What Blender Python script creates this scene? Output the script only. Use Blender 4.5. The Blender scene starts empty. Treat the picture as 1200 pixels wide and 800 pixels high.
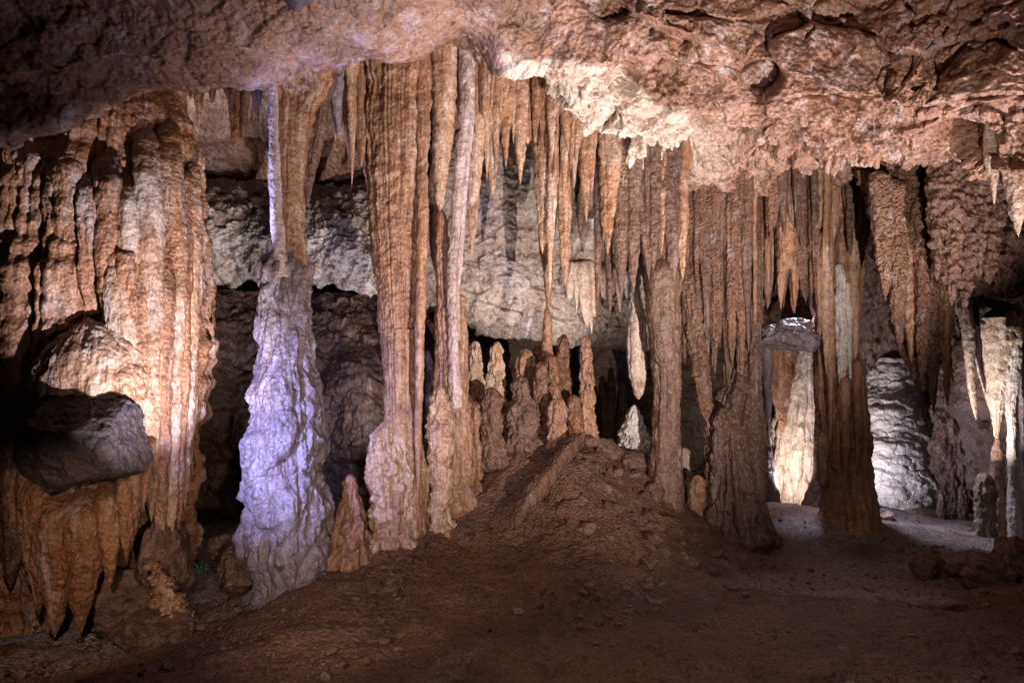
import bpy, math, random
import numpy as np
from mathutils import Vector

random.seed(7)
RNG = np.random.RandomState(11)
sc = bpy.context.scene
COL = sc.collection
CZ = 1.7            # camera height
F = 800.0           # focal length in photo pixels (1200 wide)

def P(px, py, d):
    return np.array([(px - 600.0) * d / F, d, CZ - (py - 400.0) * d / F])

# ------------------------------------------------------------------ noise
_perm = RNG.permutation(256).astype(np.int32)
_perm = np.concatenate([_perm, _perm, _perm])
_g = RNG.normal(size=(256, 3)).astype(np.float32)
_g /= np.linalg.norm(_g, axis=1)[:, None]
_r3 = RNG.rand(256, 3).astype(np.float32)

def _hash(ix, iy, iz):
    return _perm[_perm[_perm[ix & 255] + (iy & 255)] + (iz & 255)]

def perlin(p):
    p = np.asarray(p, np.float32)
    fl = np.floor(p)
    i = fl.astype(np.int32)
    f = p - fl
    u = f * f * f * (f * (f * 6 - 15) + 10)
    res = 0
    for dx in (0, 1):
        wx = u[:, 0] if dx else 1 - u[:, 0]
        for dy in (0, 1):
            wy = u[:, 1] if dy else 1 - u[:, 1]
            for dz in (0, 1):
                wz = u[:, 2] if dz else 1 - u[:, 2]
                g = _g[_hash(i[:, 0] + dx, i[:, 1] + dy, i[:, 2] + dz)]
                res = res + wx * wy * wz * (g[:, 0] * (f[:, 0] - dx) + g[:, 1] * (f[:, 1] - dy) + g[:, 2] * (f[:, 2] - dz))
    return res * 1.5

def fbm(p, octaves=4, gain=0.5):
    a, s, out = 1.0, 1.0, 0
    for k in range(octaves):
        out = out + a * perlin(p * s + 17.3 * k)
        a *= gain
        s *= 2.03
    return out

def ridged(p, octaves=4, gain=0.5):
    a, s, out = 1.0, 1.0, 0
    for k in range(octaves):
        out = out + a * (1 - 2 * np.abs(perlin(p * s + 9.1 * k)))
        a *= gain
        s *= 2.1
    return out

def worley(p, want_vec=False):
    """F1, F2, random value of nearest cell, offset to nearest feature point."""
    p = np.asarray(p, np.float32)
    fl = np.floor(p)
    i = fl.astype(np.int32)
    f = p - fl
    n = len(p)
    f1 = np.full(n, 9.0, np.float32)
    f2 = np.full(n, 9.0, np.float32)
    hid = np.zeros(n, np.int32)
    vec = np.zeros((n, 3), np.float32)
    for dx in (-1, 0, 1):
        for dy in (-1, 0, 1):
            for dz in (-1, 0, 1):
                h = _hash(i[:, 0] + dx, i[:, 1] + dy, i[:, 2] + dz)
                v = _r3[h] + np.array([dx, dy, dz], np.float32) - f
                d = np.einsum('ij,ij->i', v, v)
                m = d < f1
                f2 = np.where(m, f1, np.minimum(f2, d))
                f1 = np.where(m, d, f1)
                hid = np.where(m, h, hid)
                vec[m] = v[m]
    return np.sqrt(f1), np.sqrt(f2), hid, vec

def facets(p, warp=0.35):
    """blocky broken-rock height, about -1..1"""
    w = np.stack([perlin(p * 1.7 + 5), perlin(p * 1.7 + 31), perlin(p * 1.7 + 77)], 1)
    f1, f2, h, v = worley(p + w * warp)
    tilt = _g[(h * 7 + 3) & 255]
    out = (_r3[h, 0] - 0.5) * 0.8 + np.einsum('ij,ij->i', tilt, v) * 0.9
    crack = np.clip((f2 - f1) / 0.12, 0, 1)
    return out - 0.25 * (1 - crack)

# ------------------------------------------------------------------ mesh helpers
def add_obj(name, verts, faces, mat, parent=None, origin=None, smooth=True):
    verts = np.asarray(verts, np.float32)
    faces = np.asarray(faces, np.int32)
    if origin is None:
        o = np.zeros(3)
    else:
        o = np.asarray(origin, float)
    me = bpy.data.meshes.new(name)
    n, k = faces.shape
    me.vertices.add(len(verts))
    me.vertices.foreach_set('co', (verts - o).astype(np.float32).ravel())
    me.loops.add(n * k)
    me.loops.foreach_set('vertex_index', faces.ravel())
    me.polygons.add(n)
    me.polygons.foreach_set('loop_start', np.arange(0, n * k, k, dtype=np.int32))
    me.polygons.foreach_set('loop_total', np.full(n, k, np.int32))
    me.polygons.foreach_set('use_smooth', np.full(n, smooth, bool))
    me.update(calc_edges=True)
    me.materials.append(mat)
    ob = bpy.data.objects.new(name, me)
    COL.objects.link(ob)
    if parent is not None:
        ob.parent = parent
        ob.location = Vector(o) - parent.location
    else:
        ob.location = Vector(o)
    return ob

def grid_faces(nr, nc, wrap=False):
    r = np.arange(nr - 1)[:, None]
    c = np.arange(nc if wrap else nc - 1)[None, :]
    c2 = (c + 1) % nc
    return np.stack([r * nc + c + 0 * c2, r * nc + c2, (r + 1) * nc + c2, (r + 1) * nc + c + 0 * c2], -1).reshape(-1, 4)

def thing(name, loc):
    e = bpy.data.objects.new(name, None)
    e.empty_display_size = 0.2
    COL.objects.link(e)
    e.location = Vector(loc)
    return e

LABELS = {}
def tag(o, label, cat, group=None):
    if label == 'X':
        o['category'] = cat; o['group'] = group; return o
    if not 4 <= len(label.split()) <= 16:
        print('LONG', label)
    assert label not in LABELS, label
    LABELS[label] = 1
    o['label'] = label
    o['category'] = cat
    if group:
        o['group'] = group
    return o

def struct(o):
    o['kind'] = 'structure'
    return o

# ------------------------------------------------------------------ materials
def srgb(r, g, b):
    f = lambda c: ((c / 255 + 0.055) / 1.055) ** 2.4 if c > 10 else c / 255 / 12.92
    return (f(r), f(g), f(b), 1)

def rock_mat(name, a, b, c, dark=None, stretch=0.25, scale=2.0, pale=0.5, rough=0.44, bump=0.95, bscale=28.0, pop=0.3, bdist=0.02, streak=0.7, spec=0.5):
    """a/b: the two body colours, c: pale calcite patches, dark: soot / manganese stains"""
    m = bpy.data.materials.new(name)
    m.use_nodes = True
    nt = m.node_tree
    N, L = nt.nodes, nt.links
    bs = N['Principled BSDF']
    geo = N.new('ShaderNodeNewGeometry')
    def mapping(s):
        mp = N.new('ShaderNodeMapping')
        mp.inputs['Scale'].default_value = s
        L.new(geo.outputs['Position'], mp.inputs['Vector'])
        return mp.outputs['Vector']
    def noise(vec, sc_, det=6, ro=0.6, dist=0.0):
        n = N.new('ShaderNodeTexNoise')
        n.inputs['Scale'].default_value = sc_
        n.inputs['Detail'].default_value = det
        n.inputs['Roughness'].default_value = ro
        n.inputs['Distortion'].default_value = dist
        L.new(vec, n.inputs['Vector'])
        return n.outputs['Fac']
    def ramp(fac, p0, p1, v0=0.0, v1=1.0):
        r = N.new('ShaderNodeMapRange')
        r.inputs['From Min'].default_value = p0
        r.inputs['From Max'].default_value = p1
        r.inputs['To Min'].default_value = v0
        r.inputs['To Max'].default_value = v1
        L.new(fac, r.inputs['Value'])
        return r.outputs['Result']
    def mix(fac, x, y, mode='MIX'):
        n = N.new('ShaderNodeMix')
        n.data_type = 'RGBA'
        n.blend_type = mode
        if isinstance(fac, float):
            n.inputs[0].default_value = fac
        else:
            L.new(fac, n.inputs[0])
        for s, v in ((6, x), (7, y)):
            if isinstance(v, tuple):
                n.inputs[s].default_value = v
            else:
                L.new(v, n.inputs[s])
        return n.outputs[2]
    vs = mapping((1, 1, stretch))
    iso = mapping((1, 1, 1))
    n1 = noise(vs, scale, 4, 0.62, 0.3)
    col = mix(ramp(n1, 0.38, 0.62), a, b)
    n2 = noise(vs, scale * 3.1, 5, 0.68, 0.6)
    col = mix(ramp(n2, 0.62 - 0.22 * pale, 0.78 - 0.2 * pale, 0, 0.85), col, c)
    if streak > 0:
        st = noise(mapping((1, 1, 0.05)), 22.0, 2, 0.6)
        col = mix(ramp(st, 0.5, 0.72, 0, streak), col, dark or (0.06, 0.035, 0.022, 1))
    if dark:
        n3 = noise(iso, scale * 1.7, 5, 0.7, 0.4)
        col = mix(ramp(n3, 0.55, 0.72, 0, 0.75), col, dark)
    n4 = noise(iso, 55.0, 2, 0.75)
    col = mix(ramp(n4, 0.3, 0.7), col, mix(1.0, col, (0.50, 0.45, 0.43, 1), 'MULTIPLY'))
    n5 = noise(mapping((1, 1, 0.6)), 13.0, 3, 0.7)
    col = mix(ramp(n5, 0.52, 0.68), col, mix(1.0, col, (0.55, 0.48, 0.45, 1), 'MULTIPLY'))
    L.new(col, bs.inputs['Base Color'])
    L.new(ramp(n2, 0.3, 0.7, rough - 0.12, rough + 0.18), bs.inputs['Roughness'])
    bs.inputs['Specular IOR Level'].default_value = spec
    # bump: grain + popcorn
    nb = noise(mapping((1, 1, 0.3 if stretch < 0.5 else 0.8)), bscale, 4, 0.68)
    vo = N.new('ShaderNodeTexVoronoi')
    vo.feature = 'F1'
    vo.inputs['Scale'].default_value = bscale * 1.3
    L.new(iso, vo.inputs['Vector'])
    ad = N.new('ShaderNodeMath')
    ad.operation = 'MULTIPLY_ADD'
    L.new(vo.outputs['Distance'], ad.inputs[0])
    ad.inputs[1].default_value = -pop
    L.new(nb, ad.inputs[2])
    bp = N.new('ShaderNodeBump')
    bp.inputs['Strength'].default_value = bump
    bp.inputs['Distance'].default_value = bdist
    L.new(ad.outputs[0], bp.inputs['Height'])
    L.new(bp.outputs['Normal'], bs.inputs['Normal'])
    return m

M = {}
M['tan'] = rock_mat('tan_calcite', (0.46, 0.255, 0.145, 1), (0.29, 0.14, 0.075, 1), (0.60, 0.47, 0.39, 1), (0.12, 0.058, 0.034, 1), pale=0.42)
M['tanpale'] = rock_mat('pale_tan_calcite', (0.55, 0.36, 0.24, 1), (0.40, 0.225, 0.13, 1), (0.68, 0.58, 0.53, 1), (0.2, 0.10, 0.055, 1), pale=0.6, streak=0.5)
M['orange'] = rock_mat('orange_flowstone', (0.46, 0.23, 0.115, 1), (0.33, 0.145, 0.07, 1), (0.62, 0.51, 0.47, 1), (0.12, 0.06, 0.035, 1), pale=0.5, bdist=0.03)
M['brown'] = rock_mat('brown_flowstone', (0.20, 0.11, 0.075, 1), (0.12, 0.064, 0.046, 1), (0.36, 0.29, 0.27, 1), (0.07, 0.038, 0.027, 1), pale=0.3, bdist=0.025)
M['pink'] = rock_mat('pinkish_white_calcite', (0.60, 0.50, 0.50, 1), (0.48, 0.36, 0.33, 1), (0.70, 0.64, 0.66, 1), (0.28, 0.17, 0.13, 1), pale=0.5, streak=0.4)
M['rust'] = rock_mat('rust_brown_flowstone', (0.30, 0.165, 0.10, 1), (0.20, 0.10, 0.065, 1), (0.42, 0.35, 0.34, 1), (0.09, 0.05, 0.035, 1), stretch=0.6, scale=3.5, pale=0.45, streak=0.3, bdist=0.04, pop=0.7)
M['lilac'] = rock_mat('pale_lilac_calcite', (0.25, 0.22, 0.27, 1), (0.17, 0.125, 0.125, 1), (0.38, 0.35, 0.42, 1), (0.22, 0.13, 0.10, 1), pale=0.5, streak=0.45)
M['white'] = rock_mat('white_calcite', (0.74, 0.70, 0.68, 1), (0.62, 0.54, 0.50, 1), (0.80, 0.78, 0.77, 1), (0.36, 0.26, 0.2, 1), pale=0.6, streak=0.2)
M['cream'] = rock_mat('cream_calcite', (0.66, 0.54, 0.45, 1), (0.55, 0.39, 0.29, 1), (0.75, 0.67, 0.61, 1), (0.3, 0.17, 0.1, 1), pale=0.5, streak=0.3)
M['ceil'] = rock_mat('ceiling_rock', (0.46, 0.265, 0.185, 1), (0.24, 0.122, 0.08, 1), (0.56, 0.47, 0.47, 1), (0.12, 0.065, 0.045, 1), stretch=1.0, scale=1.6, pale=0.5, streak=0, bscale=16, bdist=0.035, pop=0.5)
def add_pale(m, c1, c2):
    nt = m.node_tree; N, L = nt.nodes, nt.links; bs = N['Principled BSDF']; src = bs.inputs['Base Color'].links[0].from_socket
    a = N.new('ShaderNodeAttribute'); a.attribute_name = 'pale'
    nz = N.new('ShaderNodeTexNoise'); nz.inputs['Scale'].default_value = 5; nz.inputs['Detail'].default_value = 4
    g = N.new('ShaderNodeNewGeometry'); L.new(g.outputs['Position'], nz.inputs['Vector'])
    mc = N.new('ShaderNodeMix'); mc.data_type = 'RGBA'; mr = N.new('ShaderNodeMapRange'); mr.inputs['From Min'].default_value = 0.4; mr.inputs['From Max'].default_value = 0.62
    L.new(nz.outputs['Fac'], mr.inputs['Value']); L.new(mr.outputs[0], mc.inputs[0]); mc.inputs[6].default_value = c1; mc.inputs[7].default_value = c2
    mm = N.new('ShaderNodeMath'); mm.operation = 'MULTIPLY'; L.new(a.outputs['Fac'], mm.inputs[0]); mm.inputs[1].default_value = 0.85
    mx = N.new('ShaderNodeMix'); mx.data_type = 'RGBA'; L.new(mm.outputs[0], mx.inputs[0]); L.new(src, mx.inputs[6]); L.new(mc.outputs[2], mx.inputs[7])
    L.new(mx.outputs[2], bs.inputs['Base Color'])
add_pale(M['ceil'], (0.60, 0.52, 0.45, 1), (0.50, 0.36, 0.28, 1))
M['grey'] = rock_mat('grey_ledge_rock', (0.36, 0.30, 0.25, 1), (0.28, 0.20, 0.16, 1), (0.46, 0.44, 0.45, 1), (0.14, 0.09, 0.06, 1), stretch=1.6, scale=1.8, pale=0.55, streak=0, bscale=14, bdist=0.03)
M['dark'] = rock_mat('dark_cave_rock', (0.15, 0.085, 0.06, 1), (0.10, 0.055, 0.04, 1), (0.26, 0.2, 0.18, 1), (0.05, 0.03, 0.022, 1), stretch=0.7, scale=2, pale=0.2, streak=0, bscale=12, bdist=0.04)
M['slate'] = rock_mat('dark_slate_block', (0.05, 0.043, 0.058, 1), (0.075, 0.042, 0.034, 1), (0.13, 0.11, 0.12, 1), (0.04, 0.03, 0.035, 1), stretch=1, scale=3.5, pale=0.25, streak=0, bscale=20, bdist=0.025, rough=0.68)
M['rubble'] = rock_mat('brown_rubble', (0.18, 0.10, 0.068, 1), (0.11, 0.06, 0.042, 1), (0.33, 0.27, 0.26, 1), (0.06, 0.035, 0.025, 1), stretch=1, scale=4, pale=0.25, streak=0, bscale=30, bdist=0.02)
M['moss'] = rock_mat('algae_tinted_calcite', (0.38, 0.27, 0.20, 1), (0.24, 0.20, 0.14, 1), (0.42, 0.42, 0.35, 1), (0.10, 0.09, 0.05, 1), pale=0.4)
M['wet'] = rock_mat('wet_amber_flowstone', (0.24, 0.10, 0.04, 1), (0.14, 0.06, 0.03, 1), (0.38, 0.24, 0.16, 1), (0.05, 0.026, 0.016, 1), pale=0.25, rough=0.32, bdist=0.02)

def ground_mat():
    m = rock_mat('cave_dirt', (0.21, 0.115, 0.076, 1), (0.14, 0.078, 0.054, 1), (0.29, 0.23, 0.205, 1), (0.05, 0.034, 0.03, 1),
                 stretch=1, scale=1.1, pale=0.25, rough=0.75, streak=0, bscale=30, bump=0.9, pop=0.8, bdist=0.03, spec=0.25)
    nt = m.node_tree; N, L = nt.nodes, nt.links
    bs = N['Principled BSDF']
    src = bs.inputs['Base Color'].links[0].from_socket
    geo = N.new('ShaderNodeNewGeometry')
    sep = N.new('ShaderNodeSeparateXYZ'); L.new(geo.outputs['Position'], sep.inputs[0])
    nz = N.new('ShaderNodeTexNoise'); nz.inputs['Scale'].default_value = 1.3; nz.inputs['Detail'].default_value = 7
    L.new(geo.outputs['Position'], nz.inputs['Vector'])
    # grey gravel lies on the low path at the right
    ma = N.new('ShaderNodeMath'); ma.operation = 'MULTIPLY_ADD'
    L.new(sep.outputs['Z'], ma.inputs[0]); ma.inputs[1].default_value = -1.0; L.new(nz.outputs['Fac'], ma.inputs[2])
    mr = N.new('ShaderNodeMapRange'); L.new(ma.outputs[0], mr.inputs['Value'])
    mr.inputs['From Min'].default_value = 0.86; mr.inputs['From Max'].default_value = 1.12
    vor = N.new('ShaderNodeTexVoronoi'); vor.inputs['Scale'].default_value = 38
    L.new(geo.outputs['Position'], vor.inputs['Vector'])
    gr = N.new('ShaderNodeMix'); gr.data_type = 'RGBA'
    L.new(vor.outputs['Color'], gr.inputs[0])
    gr.inputs[6].default_value = (0.16, 0.12, 0.11, 1); gr.inputs[7].default_value = (0.36, 0.32, 0.32, 1)
    mx = N.new('ShaderNodeMix'); mx.data_type = 'RGBA'
    L.new(mr.outputs[0], mx.inputs[0]); L.new(src, mx.inputs[6]); L.new(gr.outputs[2], mx.inputs[7])
    L.new(mx.outputs[2], bs.inputs['Base Color'])
    return m
M['ground'] = ground_mat()

def leaf_mat():
    m = bpy.data.materials.new('fern_green'); m.use_nodes = True
    b = m.node_tree.nodes['Principled BSDF']
    n = m.node_tree.nodes.new('ShaderNodeTexNoise'); n.inputs['Scale'].default_value = 9
    r = m.node_tree.nodes.new('ShaderNodeMix'); r.data_type = 'RGBA'
    r.inputs[6].default_value = (0.03, 0.09, 0.05, 1); r.inputs[7].default_value = (0.06, 0.14, 0.07, 1)
    m.node_tree.links.new(n.outputs['Fac'], r.inputs[0]); m.node_tree.links.new(r.outputs[2], b.inputs['Base Color'])
    b.inputs['Roughness'].default_value = 0.45
    return m
M['leaf'] = leaf_mat()

# ------------------------------------------------------------------ ground
GC = []   # control points (x,y,z)
for px, py, d in [(-300, 860, 3.4), (0, 820, 3.6), (300, 805, 3.6), (600, 800, 3.6), (900, 800, 3.6), (1200, 800, 3.6), (1500, 810, 3.6),
                  (60, 775, 4.6), (200, 745, 4.9), (335, 690, 5.5), (415, 655, 5.8), (465, 622, 6.0), (530, 600, 6.2), (250, 700, 5.6),
                  (-200, 790, 4.6), (220, 655, 7.2), (300, 610, 8.5), (430, 590, 8.5),
                  (650, 503, 7.1), (620, 515, 7.0), (680, 512, 7.2), (600, 560, 6.6), (600, 620, 6.0), (640, 700, 4.8), (560, 640, 5.8), (740, 700, 5.0),
                  (560, 520, 7.6), (500, 560, 7.8), (650, 505, 7.6), (740, 540, 7.6), (640, 520, 8.6), (760, 560, 8.8),
                  (700, 640, 5.9), (720, 560, 6.9), (780, 600, 7.0), (830, 625, 7.1), (870, 640, 7.3),
                  (820, 665, 6.2), (900, 690, 5.9), (1000, 692, 6.0), (1100, 682, 6.0), (1200, 672, 6.0), (1300, 668, 6.0),
                  (950, 640, 7.6), (1050, 634, 7.9), (1150, 632, 7.9), (985, 606, 8.5), (1030, 604, 9.0), (1150, 618, 9.0), (1250, 620, 9.0), (900, 592, 11.0), (930, 578, 12.5),
                  (1060, 570, 11.5), (1150, 575, 11.5), (600, 560, 12), (300, 590, 12), (0, 600, 12), (-300, 620, 9)]:
    GC.append(P(px, py, d))
for x in (-7, -3.5, 0, 3.5, 7):
    GC.append((x, 1.5, 0.0)); GC.append((x, -3, 0.1))
for x in (-14, -6, 0, 6, 14):
    GC.append((x, 15, -0.9))
GC = np.array(GC, float)
def _ker(d2): return np.sqrt(d2 + 0.45 ** 2)
_A = _ker(((GC[:, None, :2] - GC[None, :, :2]) ** 2).sum(-1))
_A = np.block([[_A - 0.02 * np.eye(len(GC)), np.ones((len(GC), 1))], [np.ones((1, len(GC))), np.zeros((1, 1))]])
_W = np.linalg.solve(_A, np.append(GC[:, 2], 0))
def gz(x, y):
    x = np.atleast_1d(np.asarray(x, float)); y = np.atleast_1d(np.asarray(y, float))
    out = np.full(x.shape, _W[-1])
    for k in range(len(GC)):
        out += _W[k] * _ker((x - GC[k, 0]) ** 2 + (y - GC[k, 1]) ** 2)
    return out
def gdepth(px, py):
    d = np.linspace(2.5, 14, 1200)
    g = gz((px - 600) * d / F, d)
    ray = CZ - (py - 400) * d / F
    k = np.argmax(ray < g)
    return d[k] if ray[k] < g[k] else 14.0

def build_ground():
    ys = np.concatenate([np.linspace(-4, 3, 60), 3 * np.exp(np.linspace(0.004, math.log(15.5 / 3), 560))])
    ts = np.linspace(-1, 1, 760)
    ts = ts * 0.95 + 0.25 * ts ** 7
    hw = np.maximum(ys, 4.0)
    X = ts[None, :] * hw[:, None]
    Y = np.repeat(ys[:, None], len(ts), 1)
    x, y = X.ravel(), Y.ravel()
    z = gz(x, y)
    p = np.stack([x, y, 0 * x], 1)
    ridge = np.clip(1 - np.hypot(x - 0.75, (y - 6.9) * 0.9) / 1.4, 0, 1)    # crumbly flank right of the mound
    z = z + 0.085 * fbm(p * 0.9, 3) + 0.03 * fbm(p * 3.2, 4) + 0.006 * fbm(p * 22, 3, 0.6) + ridge * 0.10 * facets(p * 3)
    clod = np.clip(fbm(p * 1.4 + 40, 3), 0, 1)
    f1, f2, h, v = worley(p * 17)
    z += 0.022 * clod * np.clip(0.55 - f1, 0, 1) * (_r3[h, 1] > 0.35)
    f1, f2, h, v = worley(p * 34 + 3)
    z += (0.012 + 0.02 * ridge) * np.clip(0.6 - f1, 0, 1) * (_r3[h, 1] > 0.3)
    return struct(add_obj('ground', np.stack([x, y, z], 1), grid_faces(len(ys), len(ts)), M['ground']))
build_ground()

# ------------------------------------------------------------------ sheets
def catmull(C, counts):
    """C: (n, ...) control; counts: samples per segment"""
    out = []
    n = len(C)
    for i in range(n - 1):
        p0 = C[max(i - 1, 0)]; p1 = C[i]; p2 = C[i + 1]; p3 = C[min(i + 2, n - 1)]
        t = np.linspace(0, 1, counts[i], endpoint=(i == n - 2))
        t = t.reshape((-1,) + (1,) * (C.ndim - 1))
        out.append(0.5 * ((2 * p1) + (-p0 + p2) * t + (2 * p0 - 5 * p1 + 4 * p2 - p3) * t ** 2 + (-p0 + 3 * p1 - 3 * p2 + p3) * t ** 3))
    return np.concatenate(out)

def sheet_surface(C, cr, cc):
    S = catmull(np.asarray(C, float), cr)
    S = catmull(S.transpose(1, 0, 2), cc).transpose(1, 0, 2)
    du = np.gradient(S, axis=0); dv = np.gradient(S, axis=1)
    n = np.cross(du, dv)
    n /= np.linalg.norm(n, axis=-1)[..., None] + 1e-9
    return S, n

def sheet(name, C, cr, cc, mat, disp, parent=None, flip=1):
    S, n = sheet_surface(C, cr, cc)
    nr, nc = S.shape[:2]
    p = S.reshape(-1, 3); n = n.reshape(-1, 3) * flip
    d = disp(p)
    v = p + n * d[:, None] if d.ndim == 1 else p + d
    return add_obj(name, v, grid_faces(nr, nc), mat, parent)

# ------------------------------------------------------------------ ceiling
ceil_cols = [
 (-700, 330, 4.6, 3.6, 320, 5.2, 280, 7), (-350, 250, 4.6, 3.8, 240, 5.2, 220, 7), (-120, 190, 4.6, 4.0, 180, 5.2, 160, 7), (0, 158, 4.7, 4.2, 145, 5.2, 120, 7), (100, 128, 4.9, 4.4, 110, 5.4, 60, 7.6),
 (190, 92, 5.1, 4.5, 85, 5.6, 50, 7.8), (300, 96, 5.3, 4.6, 85, 5.8, 50, 8), (400, 76, 5.5, 4.7, 66, 6, 50, 8), (480, 64, 5.7, 4.9, 56, 6.3, 60, 7.5),
 (560, 50, 6.0, 5.2, 45, 6.6, 60, 7.8), (620, 80, 6.2, 5.5, 74, 6.6, 85, 7.8), (660, 110, 6.4, 5.6, 100, 6.8, 120, 8), (700, 160, 6.7, 5.7, 150, 7.1, 160, 8),
 (750, 188, 6.9, 5.8, 200, 7.3, 215, 7.8), (800, 186, 7.0, 5.9, 200, 7.4, 235, 7.9), (860, 168, 7.0, 5.9, 200, 7.5, 245, 8.1), (900, 190, 6.9, 5.9, 205, 7.5, 250, 8.3),
 (1000, 200, 6.7, 5.8, 200, 7.3, 225, 8.5), (1050, 198, 6.5, 5.7, 195, 7, 200, 8.4), (1110, 200, 6.2, 5.5, 196, 6.6, 190, 7.8), (1170, 215, 5.8, 5.2, 210, 6.2, 200, 7.5),
 (1300, 230, 5.6, 4.9, 225, 6, 210, 7.5), (1600, 260, 5.4, 4.7, 250, 5.8, 230, 7.5), (2000, 300, 5.2, 4.6, 290, 5.8, 260, 7.5)]
rows = [[] for _ in range(12)]
for (px, yl, dl, dt, y7, d7, y8, d8) in ceil_cols:
    L_ = P(px, yl, dl)
    T = P(px, -20, dt)
    sx = np.clip((px - 550) / 350, 0, 1)
    rows[0].append((L_[0], -4.0, T[2] + 0.2))
    rows[1].append((L_[0], 0.0, T[2] + 0.5))
    rows[2].append((L_[0], 2.6, T[2] + 0.35))
    rows[3].append(P(px, -160, dt - 0.6))
    rows[4].append(T)
    rows[5].append(P(px, -20 + (yl + 20) * 0.42, dt + (dl - dt) * (0.34 - 0.1 * sx)))
    rows[6].append(P(px, -20 + (yl + 20) * 0.80, dt + (dl - dt) * (0.68 - 0.1 * sx)))
    rows[7].append(P(px, yl, dl))
    rows[8].append(P(px, y7, d7))
    rows[9].append(P(px, y8, d8))
    q = P(px, y8, d8)
    rows[10].append(((px - 600) * 10.8 / F, 10.8, 3.2))
    rows[11].append(((px - 600) * 14.5 / F, 14.5, 2.6))
def ceil_disp(p):
    """metres the rock bulges downwards"""
    rw = np.clip((p[:, 0] + 0.3) / 1.6, 0, 1)
    yy = np.maximum(p[:, 1], 0.5)
    u = 600 + F * p[:, 0] / yy
    v_ = 400 + F * (CZ - p[:, 2]) / yy
    d = 0.12 * fbm(p * 0.9, 3)
    q = p * np.array([1.3, 2.3, 2.2]); q[:, 1] += 0.5 * p[:, 0]
    d += (0.04 + 0.17 * rw) * facets(q)
    sm_ = np.clip((u - 740) / 60, 0, 1) * np.clip((1080 - u) / 60, 0, 1) * np.clip((70 + 0.25 * (u - 740) - v_) / 30, 0, 1)
    rw = rw * (1 - 0.6 * sm_)
    d += (0.03 + 0.07 * rw) * facets(p * 3.9 + 9)
    d += (0.010 + 0.026 * rw) * facets(p * 9 + 2)
    d += (0.006 + 0.008 * rw) * ridged(p * 10, 3)
    d += (0.004 + 0.008 * rw) * fbm(p * 30, 3, .6)
    # overhanging broken edges of the lower rock layers
    wob = 9 * perlin(p * 2.3 + 3) + 5 * perlin(p * 7 + 8)
    for xs, ys_, amp, dec in (((540, 560, 640, 725, 800, 900, 1000, 1060, 1120), (40, 50, 64, 60, 72, 112, 148, 165, 180), 0.34, 70.0),
                              ((690, 740, 820, 900, 960, 1060, 1200), (-10, 25, 50, 70, 95, 110, 120), 0.26, 45.0),
                              ((-100, 0, 120, 240, 330, 420, 520), (95, 85, 70, 48, 44, 20, -10), 0.07, 60.0)):
        s_ = v_ + wob - np.interp(u, xs, ys_)
        win = np.clip((u - xs[0]) / 40, 0, 1) * np.clip((xs[-1] - u) / 60, 0, 1) * (p[:, 1] > 3) * (p[:, 1] < 7.2)
        st = np.clip(0.5 - s_ / 5.0, 0, 1)
        d += amp * win * st * np.exp(np.minimum(0, s_) / dec)
    # dark cavities
    f1, f2, h, v = worley(p * 1.7 + 4)
    d -= np.clip(0.36 - f1, 0, 1) * 1.3 * (_r3[h, 2] > 0.45) * rw
    near = np.clip((u - 690) / 60, 0, 1) * np.clip((v_ - 120) / 60, 0, 1)
    return d - 0.15 * near
lip_counts = [8, 20, 12, 14, 70, 110, 90, 60, 70, 60, 30]
sheet('ceiling', rows, lip_counts, [16, 24, 30, 36, 40, 60, 60, 50, 54, 46, 40, 40, 46, 44, 44, 40, 66, 34, 40, 44, 60, 30, 20], M['ceil'], ceil_disp, flip=1)
struct(COL.objects['ceiling'])
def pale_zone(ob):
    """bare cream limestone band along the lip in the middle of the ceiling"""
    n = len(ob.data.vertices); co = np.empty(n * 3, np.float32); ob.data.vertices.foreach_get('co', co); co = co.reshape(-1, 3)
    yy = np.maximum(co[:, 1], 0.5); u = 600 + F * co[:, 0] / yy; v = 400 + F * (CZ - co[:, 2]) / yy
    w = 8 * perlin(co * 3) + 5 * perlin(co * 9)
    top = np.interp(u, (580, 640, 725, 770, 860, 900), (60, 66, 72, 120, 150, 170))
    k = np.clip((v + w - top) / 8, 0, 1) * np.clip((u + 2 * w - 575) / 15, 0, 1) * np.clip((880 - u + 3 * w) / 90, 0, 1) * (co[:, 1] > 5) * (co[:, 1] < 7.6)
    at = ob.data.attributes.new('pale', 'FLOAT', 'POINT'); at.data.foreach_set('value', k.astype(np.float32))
pale_zone(COL.objects['ceiling'])

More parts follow.
